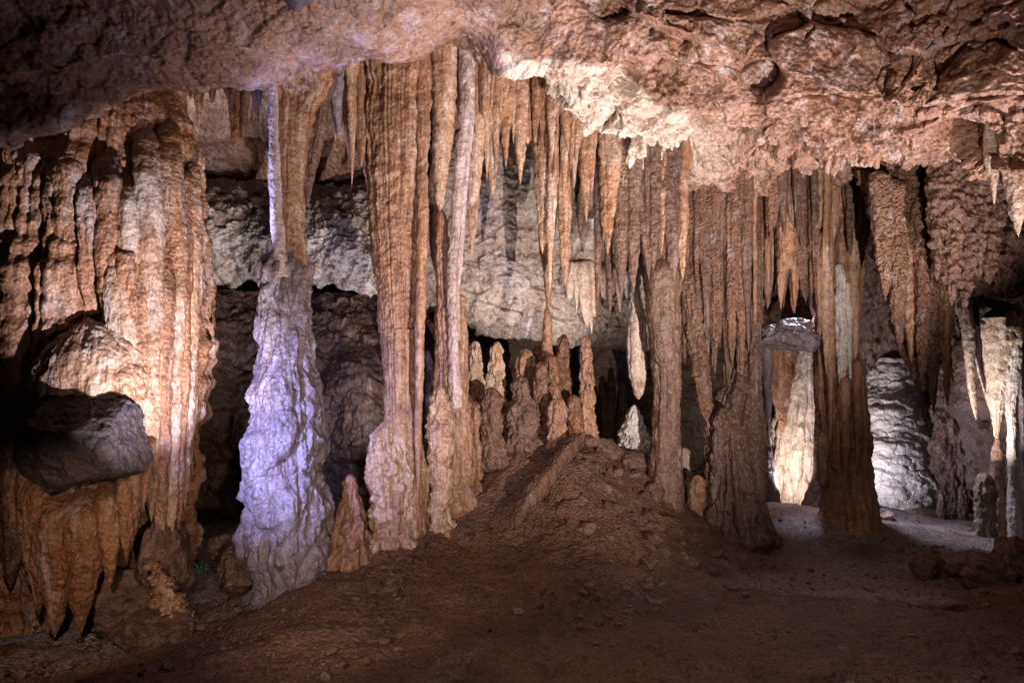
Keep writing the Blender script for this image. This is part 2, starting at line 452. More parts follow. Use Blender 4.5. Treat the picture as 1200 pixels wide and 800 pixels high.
# ------------------------------------------------------------------ pillars
def pillar(name, prof, d, mat, parent=None, flute=(0.25, 5.0), lobes=(0.0, 4.0), rip=0.0, rough=0.006, root=None,
           ell=0.9, top_round=False, bot_round=False, res=0.014, seed=0, slant=0.0, lz=0.36):
    """prof: rows (py, xl, xr[, depth]) traced on the outline.  flute / lobe amplitudes are fractions of the radius."""
    pr = np.array([(r[0], r[1], r[2], r[3] if len(r) > 3 else d) for r in prof], float)
    dep = pr[:, 3]
    Z = CZ - (pr[:, 0] - 400) * dep / F
    CX = ((pr[:, 1] + pr[:, 2]) / 2 - 600) * dep / F
    R = (pr[:, 2] - pr[:, 1]) / 2 * dep / F
    D = dep.copy()
    if root:
        g = float(gz(CX[-1], D[-1])[0]) - 0.18
        if g < Z[-1]:
            if Z[-1] > g + 0.34:
                Z = np.append(Z, g + 0.32); CX = np.append(CX, CX[-1]); R = np.append(R, R[-1]); D = np.append(D, D[-1])
            ex = min(0.07, R[-1] * 0.35)
            Z = np.append(Z, [g + 0.17, g]); CX = np.append(CX, [CX[-1]] * 2); R = np.append(R, [R[-1] + ex, R[-1] + ex * 1.8]); D = np.append(D, [D[-1]] * 2)
    if Z[0] > 2.95 and not top_round:      # root runs on up into the ceiling rock
        Z = np.insert(Z, 0, Z[0] + 0.45); CX = np.insert(CX, 0, CX[0]); R = np.insert(R, 0, R[0] * 1.1); D = np.insert(D, 0, D[0])
    o = np.argsort(-Z)
    Z, CX, R, D = Z[o], CX[o], R[o], D[o]
    H = Z[0] - Z[-1]
    n = int(max(10, H / res))
    z = np.linspace(Z[0], Z[-1], n)
    cx = np.interp(-z, -Z, CX); r = np.interp(-z, -Z, R); dd = np.interp(-z, -Z, D)
    k = max(1, int(n * 0.012)); ker = np.ones(2 * k + 1) / (2 * k + 1)
    sm = lambda a: np.convolve(np.pad(a, k, mode='edge'), ker, 'valid')
    cx, r, dd = sm(cx), sm(r), sm(dd)
    s = z[0] - z
    if top_round:
        r0 = max(r[min(n - 1, int(n * 0.08))], 0.004); q = np.clip(s / (r0 * 1.3), 0, 1); r = r * np.sqrt(np.maximum(1 - (1 - q) ** 2, 0))
    s2 = z - z[-1]
    if bot_round:
        r0 = max(r[int(n * 0.92)], 0.004); q = np.clip(s2 / (r0 * 1.3), 0, 1); r = r * np.sqrt(np.maximum(1 - (1 - q) ** 2, 0))
    r = np.maximum(r, 0.0015)
    rm = max(R.mean(), 0.01)
    nt = int(np.clip(2 * math.pi * R.max() / res, 14, 520))
    th = np.linspace(0, 2 * math.pi, nt, endpoint=False) + 0.3
    TH, ZZ = np.meshgrid(th, z)
    RR = np.repeat(r[:, None], nt, 1)
    cth, sth = np.cos(TH).ravel(), np.sin(TH).ravel()
    zz = ZZ.ravel(); rr = RR.ravel()
    so = seed * 3.71 + cx[0] * 5
    tw = slant * (zz - z[0])
    disp = np.zeros(len(zz), np.float32)
    fa, ff = flute
    if fa > 0:
        q = np.stack([cth * rm * ff + so, sth * rm * ff, zz * 0.35 + so], 1)
        w = fbm(q * 0.7 + 3, 2) * 0.5
        q2 = q + np.stack([w, w, 0 * w], 1)
        a = np.abs(perlin(q2)); b = np.abs(perlin(q2 * 2.3 + 7))
        disp += fa * (1.6 * np.sqrt(a) - 0.55 + 0.5 * np.sqrt(b) - 0.2)
    la, lf = lobes
    if la > 0:
        q = np.stack([cth * rm * lf + so, sth * rm * lf, zz * lf * lz + so], 1)
        w = fbm(q * 1.1 + 13, 2) * 0.35
        q = q + np.stack([w, w, w * 1.5], 1)
        f1, f2, h, v = worley(q)
        bulge = np.clip(1 - f1 * 1.25, 0, 1) ** 0.6
        bulge = bulge * (1 + 0.6 * v[:, 2])          # fuller towards the lower end
        disp += la * (bulge - 0.55)
        f1, f2, h, v = worley(q * np.array([2.3, 2.3, 2.0]) + 5)
        disp += la * 0.4 * (np.clip(1 - f1 * 1.2, 0, 1) ** 0.7 - 0.5)
    disp += 0.13 * perlin(np.stack([zz * 2.6 + so, cth * 0.5, sth * 0.5 + so], 1)) + 0.06 * perlin(np.stack([zz * 8 + so, cth * 0.8, sth * 0.8 + so], 1))
    out = rr * (1 + disp)
    px_ = np.stack([cx.repeat(nt) + cth * rr, dd.repeat(nt) + sth * rr, zz], 1)
    lim = np.minimum(1, rr / 0.05)
    if rip > 0:
        rip *= 0.65
        wv = (perlin(px_ * np.array([13, 13, 26]) + so) + 0.5 * perlin(px_ * np.array([30, 30, 50]) + so)) * (0.6 + 1.2 * perlin(px_ * 2.5 + 50))
        out += rip * wv * lim
    out += rough * lim * fbm(px_ * 14 + so, 3, 0.6) * 1.6 + 0.012 * lim * fbm(px_ * 3.5 + so, 2)
    wob = 0.018 * np.minimum(H, 1.0)
    zq = np.stack([z * 1.3 + so, z * 0 + so, z * 0], 1)
    cx = cx + wob * 0.9 * perlin(zq) * np.minimum(1, s / 0.3)
    V = np.stack([cx.repeat(nt) + cth * out, dd.repeat(nt) + sth * out * ell, zz], 1)
    # close both ends
    top = V[:nt].mean(0); bot = V[-nt:].mean(0)
    V = np.concatenate([top + (V[:nt] - top) * 0.02, V, bot + (V[-nt:] - bot) * 0.02])
    base_z = z[-1] if not (prof[0][2] - prof[0][1] > 0 and bot_round) else z[0]
    org = (float(cx[-1]), float(dd[-1]), float(z[-1])) if not bot_round else (float(cx[0]), float(dd[0]), float(z[0]))
    return add_obj(name, V, grid_faces(n + 2, nt, True), mat, parent, org)

def stal_prof(px, yt, yb, w, lean=0.0, p=1.8, q=0.75, flare=0.3):
    rows = []
    for t in np.linspace(0, 1, 16):
        ww = w * (1 - t ** p) ** q * (1 + flare * (1 - t) ** 4)
        c = px + lean * t
        rows.append((yt + (yb - yt) * t, c - ww / 2, c + ww / 2))
    return rows

ORD = ['first', 'second', 'third', 'fourth', 'fifth', 'sixth', 'seventh', 'eighth', 'ninth', 'tenth', 'eleventh', 'twelfth', 'thirteenth', 'fourteenth',
       'fifteenth', 'sixteenth', 'seventeenth', 'eighteenth', 'nineteenth', 'twentieth']
TONE = {'tan': 'tan', 'tanpale': 'pale tan', 'orange': 'orange brown', 'brown': 'brown', 'lilac': 'lilac grey', 'white': 'white', 'cream': 'cream', 'dark': 'dark', 'grey': 'grey', 'rust': 'rusty brown'}
def stal_cluster(items, d, phrase, group, tr=False, res=0.013, kind='stalactite', dj=0.0, ell=0.8):
    """items: (px, ytop, ybot, width, mat[, depth])"""
    items = sorted(items, key=lambda t: t[0])
    assert len(items) <= 20
    big = max(i[2] - i[1] for i in items)
    for k, it in enumerate(items):
        px, yt, yb, w, m = it[:5]
        dd = it[5] if len(it) > 5 else d + random.uniform(-dj, dj)
        w *= random.choice((0.7, 0.85, 1, 1.1, 1.35))
        blunt = random.random() < 0.2
        pr = stal_prof(px, yt, yb, w, random.uniform(-5, 5), 7 if blunt else random.uniform(0.9, 3.2), 0.5 if blunt else random.uniform(0.55, 1.0))
        ob = pillar(kind, pr, dd, M[m], flute=(0.22, random.uniform(7, 12)), lobes=(0.14, 14), rip=0.003, rough=0.005, bot_round=True, top_round=tr, res=res, ell=ell, seed=k + px)
        ln = (yb - yt) / big
        size = 'long' if ln > 0.7 else ('medium long' if ln > 0.4 else 'short')
        if len(items) == 1:
            lab = '%s %s stalactite %s' % (size, TONE[m], phrase)
        else:
            lab = '%s %s stalactite, %s from the left %s' % (size, TONE[m], ORD[k], phrase)
            if len(lab.split()) > 16:
                lab = '%s stalactite, %s from left %s' % (TONE[m], ORD[k], phrase)
            if len(lab.split()) > 16:
                lab = 'stalactite, %s from left %s' % (ORD[k], phrase)
        tag(ob, lab, 'stalactite', group)
        if random.random() < 0.25 and w > 9 and len(items) > 5 and not tr:     # a spur grown onto its flank
            e = pillar('spur', stal_prof(px + random.choice((-1, 1)) * w * 0.4, yt, yt + (yb - yt) * random.uniform(0.35, 0.75), w * 0.5, 0, 2, 0.8, 0.1), dd - 0.03, M[m], None, flute=(0.2, 10), lobes=(0.15, 14), bot_round=True, res=res, ell=ell, seed=k)
            e.parent = ob; e.location = e.location - ob.location

def rock(name, px, py, d, w, h, mat, dep=None, seed=0, parent=None, nplanes=16, rough=0.03, rot=0.0, res=70, loc=None):
    """chunky rock, w x h in photo pixels at depth d, centre at px, py"""
    rs = np.random.RandomState(seed + 100)
    c = P(px, py, d) if loc is None else np.asarray(loc)
    sx = w / 2 * d / F; sz = h / 2 * d / F; sy = dep if dep else (sx + sz) / 2
    th = np.linspace(0, 2 * math.pi, res * 2, endpoint=False); ph = np.linspace(0.001, math.pi - 0.001, res)
    PH, TH = np.meshgrid(ph, th, indexing='ij')
    dr = np.stack([np.sin(PH) * np.cos(TH), np.sin(PH) * np.sin(TH), np.cos(PH)], -1).reshape(-1, 3)
    pn = rs.normal(size=(nplanes, 3)); pn /= np.linalg.norm(pn, axis=1)[:, None]
    hh = rs.uniform(0.72, 1.0, nplanes)
    dots = dr @ pn.T
    rr = np.where(dots > 0.05, hh / np.maximum(dots, 0.05), 9).min(1)
    rr = np.minimum(rr, 1.18)
    q = dr * rr[:, None]
    wp = q * np.array([sx, sy, sz])
    rr = rr * (1 + rough * 2 * fbm(q * 2.2 + seed, 4)) + rough * 1.0 * facets(q * 3 + seed) / 1
    q = dr * rr[:, None] * np.array([sx, sy, sz])
    cr, sr = math.cos(rot), math.sin(rot)
    q = np.stack([q[:, 0] * cr - q[:, 2] * sr, q[:, 1], q[:, 0] * sr + q[:, 2] * cr], 1) + c
    return add_obj(name, q, grid_faces(res, res * 2, True), mat, parent, c)

# ------------------------------------------------------------------ background rock (setting)
def wall_disp(amp=1.0):
    def f(p):
        return amp * (0.16 * fbm(p * 0.9, 3) + 0.10 * facets(p * 1.6) + 0.04 * facets(p * 4.5 + 3) + 0.015 * ridged(p * 10, 3))
    return f
# rear wall closing the chamber
bw = []
for z in (-1.6, -0.6, 0.6, 1.8, 3.0, 4.4):
    bw.append([(x, y - 0.15 * (z + 1), z) for x, y in [(-12, 4), (-10, 8), (-7, 11), (-4, 12.6), (0, 13.2), (4, 13.4), (7, 13.2), (10, 12), (13, 9), (15, 5)]])
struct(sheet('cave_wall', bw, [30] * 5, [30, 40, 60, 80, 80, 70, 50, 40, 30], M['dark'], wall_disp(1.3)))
# side walls beside and behind the camera
for sgn in (-1, 1):
    sw = []
    for z in (-1.0, 0.5, 2.2, 3.9, 5.2):
        sw.append([(sgn * (6.3 + 0.2 * math.sin(y) + (0.5 if z > 3 else 0)), y, z) for y in (-4, -1, 2, 4.5, 7, 9.5)])
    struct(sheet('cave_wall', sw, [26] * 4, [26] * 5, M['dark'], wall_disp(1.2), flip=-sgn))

# far ledge: grey bulging rock face hanging over a dark gap (centre) and crusted shelf (left)
lc = [  # px, y_low, d_low, y_mid, d_mid, y_top, d_top
 (120, 325, 8.6, 262, 8.3, 205, 9.8), (200, 327, 8.5, 262, 8.2, 208, 9.6), (270, 328, 8.6, 258, 8.4, 214, 9.6), (330, 328, 8.7, 262, 8.5, 214, 9.6), (400, 334, 8.8, 272, 8.5, 222, 9.6), (450, 345, 8.8, 285, 8.5, 200, 9.2),
 (500, 360, 8.9, 280, 8.6, 170, 8.8), (560, 384, 9.0, 290, 8.6, 150, 8.6), (620, 392, 9.1, 300, 8.7, 150, 8.6), (680, 398, 9.2, 310, 8.8, 160, 8.6), (740, 404, 9.3, 320, 8.9, 180, 8.6), (800, 404, 9.4, 330, 9.0, 200, 8.8), (880, 400, 9.5, 330, 9.2, 220, 9.2)]
R_ = [[], [], [], [], [], []]
for px, yl, dl, ym, dm, yt, dt in lc:
    R_[0].append(P(px, yl - 30, dl + 2.6)); R_[1].append(P(px, yl - 6, dl + 0.5)); R_[2].append(P(px, yl, dl)); R_[3].append(P(px, ym, dm)); R_[4].append(P(px, yt, dt))
    a = P(px, yt, dt); R_[5].append((a[0], a[1] + 2.4, a[2] + 0.3))
def ledge_disp(p):
    sgn = np.clip((-p[:, 0] - 1.2) / 0.8, 0, 1)
    f1, f2, h, v = worley(p * 7)
    crust = np.clip(0.6 - f1, 0, 1) * (0.12)
    return 0.07 * fbm(p * 1.2, 3) + 0.05 * facets(p * 2.4 * np.array([1, 1, 1.8])) + 0.03 * facets(p * 6) + 0.008 * fbm(p * 25, 3) + sgn * (crust + 0.05 * facets(p * 5 + 4) + 0.012 * fbm(p * 30 + 3, 3, .7))
struct(sheet('cave_wall', R_, [40, 24, 130, 110, 30], [30, 40, 40, 50, 40, 44, 50, 50, 50, 46, 46, 40], M['grey'], ledge_disp, flip=1))

# floor-level bank behind the columns at the left
bk = [[P(170, 330, 10), P(240, 335, 10), P(300, 340, 10.4), P(370, 345, 10.5), P(430, 345, 10.6), P(520, 350, 11), P(600, 380, 11.5)],
      [P(170, 400, 8.9), P(240, 395, 9), P(300, 430, 9.4), P(370, 380, 9.8), P(430, 385, 9.8), P(520, 400, 10), P(600, 430, 10.5)],
      [P(170, 520, 8.4), P(240, 500, 8.5), P(300, 520, 8.7), P(370, 470, 9.2), P(430, 480, 9.0), P(520, 500, 9.2), P(600, 520, 9.6)],
      [P(170, 560, 8.8), P(240, 545, 9), P(300, 560, 9), P(370, 560, 9.2), P(430, 600, 9.2), P(520, 600, 9.4), P(600, 600, 9.6)],
      [P(170, 640, 9.2), P(240, 640, 9.2), P(300, 640, 9.2), P(370, 640, 9.3), P(430, 660, 9.3), P(520, 660, 9.4), P(600, 660, 9.6)]]
struct(sheet('cave_wall', bk, [60] * 4, [60] * 6, M['brown'], lambda p: 0.12 * fbm(p * 1.2, 3) + 0.09 * facets(p * 2.3) + 0.035 * facets(p * 6) + 0.015 * fbm(p * 22, 3, .6)))

# right background face
rb = []
for k, zz in enumerate((-1.1, -0.6, 0.3, 1.2, 2.3, 3.4, 4.2)):
    yb = [10.6, 11.3, 11.5, 11.2, 10.6, 9.8, 9.3][k]
    rb.append([(x, yb + dy, zz) for x, dy in [(3.6, 2.4), (4.7, 0.9), (5.6, 0.1), (6.6, 0.0), (7.6, -0.2), (8.8, -1.6), (10, -4)]])
def rb_disp(p):
    f1, f2, h, v = worley(p * np.array([7, 7, 9]))
    return 0.12 * fbm(p * 1.1, 3) + 0.10 * facets(p * 1.9) + 0.04 * facets(p * 5) + 0.07 * np.clip(0.6 - f1, 0, 1) + 0.01 * fbm(p * 25, 3)
struct(sheet('cave_wall', rb, [34, 50, 50, 50, 50, 24], [40, 50, 70, 70, 60, 40], M['brown'], rb_disp))

# bank on the low right floor behind the path
# ------------------------------------------------------------------ LEFT FLOWSTONE MASS
root = thing('flowstone_column', P(105, 770, 5.7))
tag(root, 'huge fluted orange and white flowstone column filling the left edge', 'flowstone column')
body = [(60, 90, 208), (100, 78, 208), (150, 40, 214), (200, 22, 222), (250, 14, 228), (300, 8, 233), (350, 0, 235), (400, -10, 234), (450, -18, 230), (500, -22, 226), (550, -22, 219), (590, -16, 212), (625, -10, 208, 5.95), (680, 0, 204, 6.15), (740, 5, 204, 6.2)]
pillar('body', body, 5.75, M['orange'], root, flute=(0.12, 7.0), lobes=(0.05, 4.2), rip=0.005, rough=0.010, root='g', ell=0.9, res=0.011, seed=3)
def mass_d(px, extra=0.0):
    dx = (px - 105) / 128.0
    return 5.75 - 0.82 * 0.9 * math.sqrt(max(0.02, 1 - min(dx * dx, 0.98))) + extra
def lobe(px, yt, yb, w, m='orange', lean=0, dd=0.0, p=1.6, q=0.7, lb=0.4, name='drapery_lobe', fl=0.35, lf=11, rip=0.007):
    d = mass_d(px + lean * 0.5, dd)
    pr = stal_prof(px, yt, yb, w, lean, p, q, -0.2)
    pr = [r + (d + 0.24 * max(0, 1 - t / 0.22) ** 1.5 + (0.10 * max(0, (t - 0.8) / 0.2) if name == 'flute_rib' else 0),) for r, t in zip(pr, np.linspace(0, 1, len(pr)))]
    pillar(name, pr, d, M[m], root, flute=(fl, 6), lobes=(lb, lf), rip=rip, rough=0.006, bot_round=True, top_round=True, res=0.0095, ell=0.9, seed=px)
lobe(38, 165, 278, 40, lean=-10, p=1.3)
lobe(22, 150, 250, 22, lean=-4, p=2)
lobe(66, 175, 350, 24, lean=-6, p=2.5)
lobe(84, 165, 330, 30, lean=-8, p=2.2)
lobe(104, 190, 360, 26, lean=-2, p=2.4)
lobe(128, 175, 372, 28, lean=-6, p=2.6)
lobe(150, 270, 420, 36, lean=0, p=3, q=0.6)
for k, (px, yt, yb, w, ln) in enumerate([(138, 280, 470, 32, 12), (160, 262, 560, 28, 8), (178, 250, 612, 25, 0), (193, 236, 642, 24, -4), (206, 215, 640, 23, -7), (217, 200, 628, 20, -9), (227, 190, 600, 18, -11), (234, 230, 560, 12, -12), (170, 150, 420, 30, 14), (196, 140, 400, 28, 16), (150, 200, 380, 26, 6)]):
    lobe(px, yt, yb, w + 3, 'orange' if k % 2 else 'tanpale', ln, 0.0, 3.2, 0.6, 0.07, 'flute_rib', 0.16, 9, rip=0.006)
# flowstone dome above the dark block
pillar('dome', [(372, 88, 118), (385, 70, 150), (410, 55, 168), (440, 45, 176), (470, 40, 178), (500, 45, 172), (520, 55, 160)], 5.0, M['tanpale'], root, flute=(0.05, 8), lobes=(0.14, 9), rip=0.016, rough=0.01, top_round=True, res=0.0095, ell=0.62, seed=8)
for px, yt, yb, w, ln in [(66, 560, 748, 46, -2), (100, 570, 742, 42, -4), (20, 500, 690, 46, -8), (126, 560, 690, 30, 2), (148, 540, 658, 26, 0), (44, 540, 720, 40, 2), (164, 470, 640, 22, -8), (175, 500, 600, 18, -8), (-15, 420, 700, 60, 0), (85, 590, 700, 26, 0)]:
    lobe(px, yt, yb, w, 'orange' if px != 20 else 'brown', ln, -0.12, 2.2, 0.8, 0.22, 'drapery_lobe', 0.2, 8)
for k, (px, py, w, h) in enumerate([(20, 335, 60, 80), (12, 400, 66, 90), (40, 450, 60, 80), (8, 480, 60, 110), (70, 350, 56, 56)]):
    rock('flowstone_knob', px, py, mass_d(px, 0.08), w, h, M['lilac' if k in (0, 1) else 'orange'], seed=k + 40, parent=root, nplanes=40, rough=0.05)
# dark broken block caught in front of the flowstone
b = rock('broken_block', 103, 513, 4.74, 126, 112, M['slate'], dep=0.34, seed=17, nplanes=10, rough=0.035, rot=-0.25, res=160)
tag(b, 'dark grey angular block wedged in the front of the left flowstone column', 'rock')
# rock pile below the mass
for k, (px, py, d, w, h, lab) in enumerate([
    (40, 760, 5.7, 190, 90, 'large dark rounded rock under the hanging orange lobes, far left'),
    (158, 710, 5.35, 100, 110, 'brown rounded rock below the flute tips of the left flowstone column'),
    (195, 655, 5.5, 60, 110, 'upright brown rock at the right foot of the left flowstone column'),
    (190, 745, 4.95, 90, 60, 'low brown rock lying on the dirt at the lower left'),
    (115, 785, 4.9, 150, 44, 'wide low dark rock at the bottom left corner'),
    (0, 790, 4.8, 130, 60, 'black shadowed rock in the bottom left corner')]):
    o = rock('boulder', px, py, d, w, h, M['rubble'], seed=k + 3, nplanes=26, rough=0.05, res=90)
    tag(o, lab, 'rock', 'rocks at the foot of the left flowstone')
o = pillar('flowstone_crust', [(655, 172, 184), (680, 178, 196), (705, 186, 212), (730, 205, 228), (745, 218, 240)], 5.06, M['tan'], None, flute=(0.1, 8), lobes=(0.6, 26), lz=0.9, rough=0.03, res=0.008, ell=1.2, top_round=True)
tag(o, 'crusty pale calcite streak running down the rocks at lower left', 'flowstone')
o = rock('boulder', 277, 672, 5.75, 50, 62, M['rubble'], seed=21, nplanes=22, rough=0.05, res=90)
tag(o, 'squat brown rock left of the blue column foot', 'rock')
o = rock('boulder', 262, 640, 6.3, 34, 34, M['dark'], seed=22, nplanes=14, rough=0.04)
tag(o, 'small dark rock in the shadow behind the squat brown rock', 'rock')
# fern in the dark gap
fr = thing('fern', P(235, 672, 6.1))
tag(fr, 'dark green strappy plant in the shadow right of the left flowstone', 'plant')
for k in range(7):
    a = -1.0 + k * 0.33
    t = np.linspace(0, 1, 14)
    base = P(236, 672, 6.1)
    L_ = 0.22 + 0.03 * (k % 3)
    xs = base[0] + math.sin(a) * L_ * t; ys = base[1] - 0.05 * t * math.cos(k); zs = base[2] + L_ * 0.75 * (t - 0.55 * t * t) * (0.6 + 0.4 * math.cos(a))
    wv = 0.018 * np.sin(math.pi * (t * 0.92 + 0.06))
    ring = []
    for dy, dz in ((-1, 0), (0, 0.25), (1, 0), (0, 0.05)):
        ring.append(np.stack([xs + 0.3 * dy * wv * math.cos(a), ys + dy * wv, zs + dz * wv + 0.5 * abs(dy) * wv], 1))
    V = np.stack(ring, 1).reshape(-1, 3)
    add_obj('leaf', V, grid_faces(14, 4, True), M['leaf'], fr, base)

# ------------------------------------------------------------------ short stalactites under the left lip
g0 = 'short stalactites hanging from the ceiling lip at the left'
stal_cluster([(200, 75, 150, 12, 'orange'), (212, 75, 126, 11, 'orange'), (222, 78, 118, 10, 'brown'), (232, 78, 148, 15, 'orange'), (250, 80, 122, 10, 'brown'), (262, 85, 118, 9, 'tan'),
              (275, 80, 179, 20, 'orange'), (288, 84, 166, 9, 'tan'), (297, 84, 147, 9, 'tanpale'), (304, 84, 128, 7, 'lilac'), (241, 80, 130, 8, 'orange')], 5.9, 'in the row between left flowstone and blue column', g0, dj=0.15)

# ------------------------------------------------------------------ BLUE COLUMN
root = thing('limestone_column', P(335, 690, 5.5))
tag(root, 'pale lilac limestone column lit blue, with wide lumpy stepped base', 'column')
pillar('capital', [(60, 290, 392), (85, 300, 386), (100, 306, 384), (115, 312, 380), (128, 316, 372), (150, 318, 364), (170, 319, 356)], 5.55, M['orange'], root, flute=(0.15, 6), lobes=(0.2, 9), rip=0.006, rough=0.012, res=0.01)
pillar('shaft', [(120, 320, 362), (150, 318, 359), (200, 317, 358), (250, 319, 358), (290, 321, 358), (335, 318, 360)], 5.5, M['tan'], root, flute=(0.16, 8), lobes=(0.06, 7), rip=0.004, rough=0.006, res=0.0095, seed=2)
pillar('side_rib', [(145, 316, 325), (200, 316, 329), (250, 318, 331), (290, 321, 336), (325, 316, 340)], 5.36, M['pink'], root, flute=(0.2, 9), lobes=(0.12, 14), rip=0.002, rough=0.004, res=0.009, seed=5)  # paler colour helps paint the blue-lit strip along the shaft's left side
pillar('base', [(294, 318, 357), (305, 309, 361), (314, 303, 366), (328, 303, 366), (370, 304, 364), (400, 303, 364), (430, 301, 366), (438, 299, 370), (450, 297, 373), (485, 296, 375), (500, 293, 378), (508, 288, 379), (540, 288, 379), (560, 290, 380), (566, 287, 383), (600, 289, 382), (650, 290, 380), (690, 304, 374)],
       5.5, M['lilac'], root, flute=(0.10, 8), lobes=(0.36, 6.5), lz=0.42, rip=0.0, rough=0.008, root='g', res=0.009, seed=9, ell=0.95)
pillar('knob', [(512, 281, 290), (530, 281, 296), (560, 284, 300), (600, 290, 304)], 5.42, M['lilac'], root, flute=(0.1, 9), lobes=(0.2, 12), top_round=True, res=0.009)
pillar('drapery_lobe', [(85, 352, 392), (120, 356, 386), (150, 357, 381), (180, 357, 373), (215, 357, 366), (240, 358, 361)], 5.62, M['brown'], root, flute=(0.3, 9), lobes=(0.1, 9), bot_round=True, res=0.01)
pillar('root_rib', [(85, 314, 326), (110, 316, 324), (140, 318, 322), (156, 319, 321)], 5.38, M['tan'], root, flute=(0.2, 9), bot_round=True, res=0.009)
stal_cluster([(392, 80, 165, 18, 'lilac', 5.75)], 5.7, 'lit blue beside the top of the blue column', 'short stalactites by the blue column')
o = pillar('ceiling_drip', [(-30, 320, 372), (-5, 330, 368), (6, 335, 362), (14, 340, 354)], 4.42, M['lilac'], None, flute=(0.1, 6), lobes=(0.3, 10), bot_round=True, res=0.01)
tag(o, 'blunt lilac calcite knob on the ceiling at the top edge', 'stalactite')
# stubby stalagmite and low lumps right of the blue column
def stalagmite(px, yt, yb, prof, d, m, label, lob=0.2, group=None, name='stalagmite', res=0.0105, fl=0.12, cat='stalagmite', lf=10, rip=0.002):
    rows_ = [(y, px + a, px + b) for y, a, b in prof]
    o = pillar(name, rows_, d, M[m], None, flute=(fl, 8), lobes=(lob * 1.8, lf), lz=0.75, rip=rip, rough=0.008, top_round=True, root='g', res=res, seed=px)
    return tag(o, label, cat, group)
stalagmite(410, 555, 660, [(555, -7, 8), (580, -8, 10), (592, -10, 16), (610, -16, 22), (630, -20, 26), (665, -25, 24)], 5.75, 'tan', 'short stalagmite with narrow head on a broad foot beside blue column', group=None)
o = rock('boulder', 427, 632, 5.85, 26, 28, M['rubble'], seed=31, nplanes=40); tag(o, 'small smooth brown lump at the left foot of the tall tan column', 'rock')

# ------------------------------------------------------------------ TALL TAPERING COLUMN
root = thing('limestone_column', P(465, 620, 6.0))
tag(root, 'tall tan column tapering down from the ceiling, second tall one right of blue', 'column')
pillar('shaft', [(40, 420, 504), (80, 424, 503), (120, 424, 501), (150, 425, 500), (200, 428, 497), (250, 433, 494), (300, 438, 491), (350, 443, 488), (390, 447, 486)], 6.05, M['tan'], root, flute=(0.11, 13), lobes=(0.06, 7), rip=0.004, rough=0.008, res=0.009, seed=4)
pillar('lower_shaft', [(385, 449, 486), (420, 450, 487), (450, 451, 488), (480, 451, 491), (520, 450, 494), (630, 448, 497)], 6.05, M['tan'], root, flute=(0.15, 11), lobes=(0.10, 9), rip=0.003, rough=0.005, root='g', res=0.0105, seed=6)
pillar('base_bulge', [(490, 446, 466), (506, 438, 474), (524, 432, 482), (550, 431, 488), (580, 434, 486), (622, 438, 486)], 5.98, M['tanpale'], root, flute=(0.2, 9), lobes=(0.38, 9), lz=0.5, rough=0.01, rip=0.004, top_round=True, root='g', res=0.0105)
for px, w, ln in ((496, 12, -6),):
    pillar('flute_rib', stal_prof(px, 50, 360 if px != 496 else 600, w, ln, 3, 0.6, 0.1), 5.80 if px < 490 else 5.9, M['tan'], root, flute=(0.25, 10), lobes=(0.1, 10), rip=0.003, bot_round=True, res=0.01, seed=px)
stal_cluster([(398, 62, 166, 13, 'tan'), (406, 62, 198, 11, 'tan'), (413, 60, 219, 12, 'tanpale'), (422, 60, 196, 14, 'tan'), (390, 64, 130, 9, 'brown')], 5.95, 'of the bunch at the left of the tall tapering column', 'thin stalactites by the tall tapering column', dj=0.08)
stal_cluster([(498, 55, 286, 13, 'brown'), (505, 55, 318, 11, 'brown')], 6.5, 'in shadow between the tall tapering column and its right neighbour', 'shadowed stalactites between two tall columns')

# ------------------------------------------------------------------ THIRD COLUMN
root = thing('limestone_column', P(527, 600, 6.3))
tag(root, 'slim tan column with stalactite tip meeting its stem, right of tapering column', 'column')
pillar('upper_stalactite', [(40, 505, 536), (100, 506, 534), (150, 507, 530), (200, 508, 526), (235, 510, 521), (247, 513, 518)], 6.2, M['tanpale'], root, flute=(0.2, 9), lobes=(0.06, 9), rip=0.004, bot_round=True, res=0.0105)
pillar('stem', [(246, 512, 522), (270, 511, 527), (320, 511, 530), (350, 511, 533), (400, 511, 540), (450, 510, 546), (500, 508, 549), (560, 506, 552), (605, 504, 553)], 6.35, M['tan'], root, flute=(0.2, 8), lobes=(0.16, 9), rip=0.004, root='g', top_round=True, res=0.0105)
pillar('amber_flank', [(455, 520, 552), (480, 522, 556), (540, 524, 560), (590, 528, 556)], 6.45, M['wet'], root, flute=(0.1, 8), lobes=(0.35, 9), rip=0.004, top_round=True, root='g', res=0.011)
pillar('pale_cord', [(60, 538, 553), (120, 539, 552), (180, 535, 546), (240, 529, 540), (300, 525, 536), (360, 525, 536), (420, 526, 538), (480, 526, 542)], 6.22, M['pink'], root, flute=(0.2, 9), lobes=(0.08, 12), bot_round=True, res=0.0095)
pillar('pale_cord', [(60, 549, 560), (130, 546, 556), (180, 543, 552), (240, 538, 547), (290, 534, 543), (345, 531, 539), (400, 532, 541)], 6.28, M['pink'], root, flute=(0.2, 9), lobes=(0.08, 12), bot_round=True, res=0.0095)
pillar('cord', [(345, 536, 546), (400, 538, 548), (460, 540, 550), (500, 540, 552)], 6.4, M['tan'], root, flute=(0.2, 9), lobes=(0.1, 12), top_round=True, res=0.01)
stalagmite(514, 452, 605, [(452, -6, 7), (470, -10, 11), (490, -13, 15), (520, -12, 16), (560, -11, 16), (610, -12, 14)], 6.08, 'tanpale', 'knobbly narrow stalagmite standing against the slim tan column foot', lob=0.25)
stalagmite(499, 410, 560, [(410, -6, 6), (430, -7, 8), (455, -8, 9), (480, -9, 9), (560, -12, 10)], 7.0, 'lilac', 'lilac stalagmite in shadow between the tapering and slim columns')

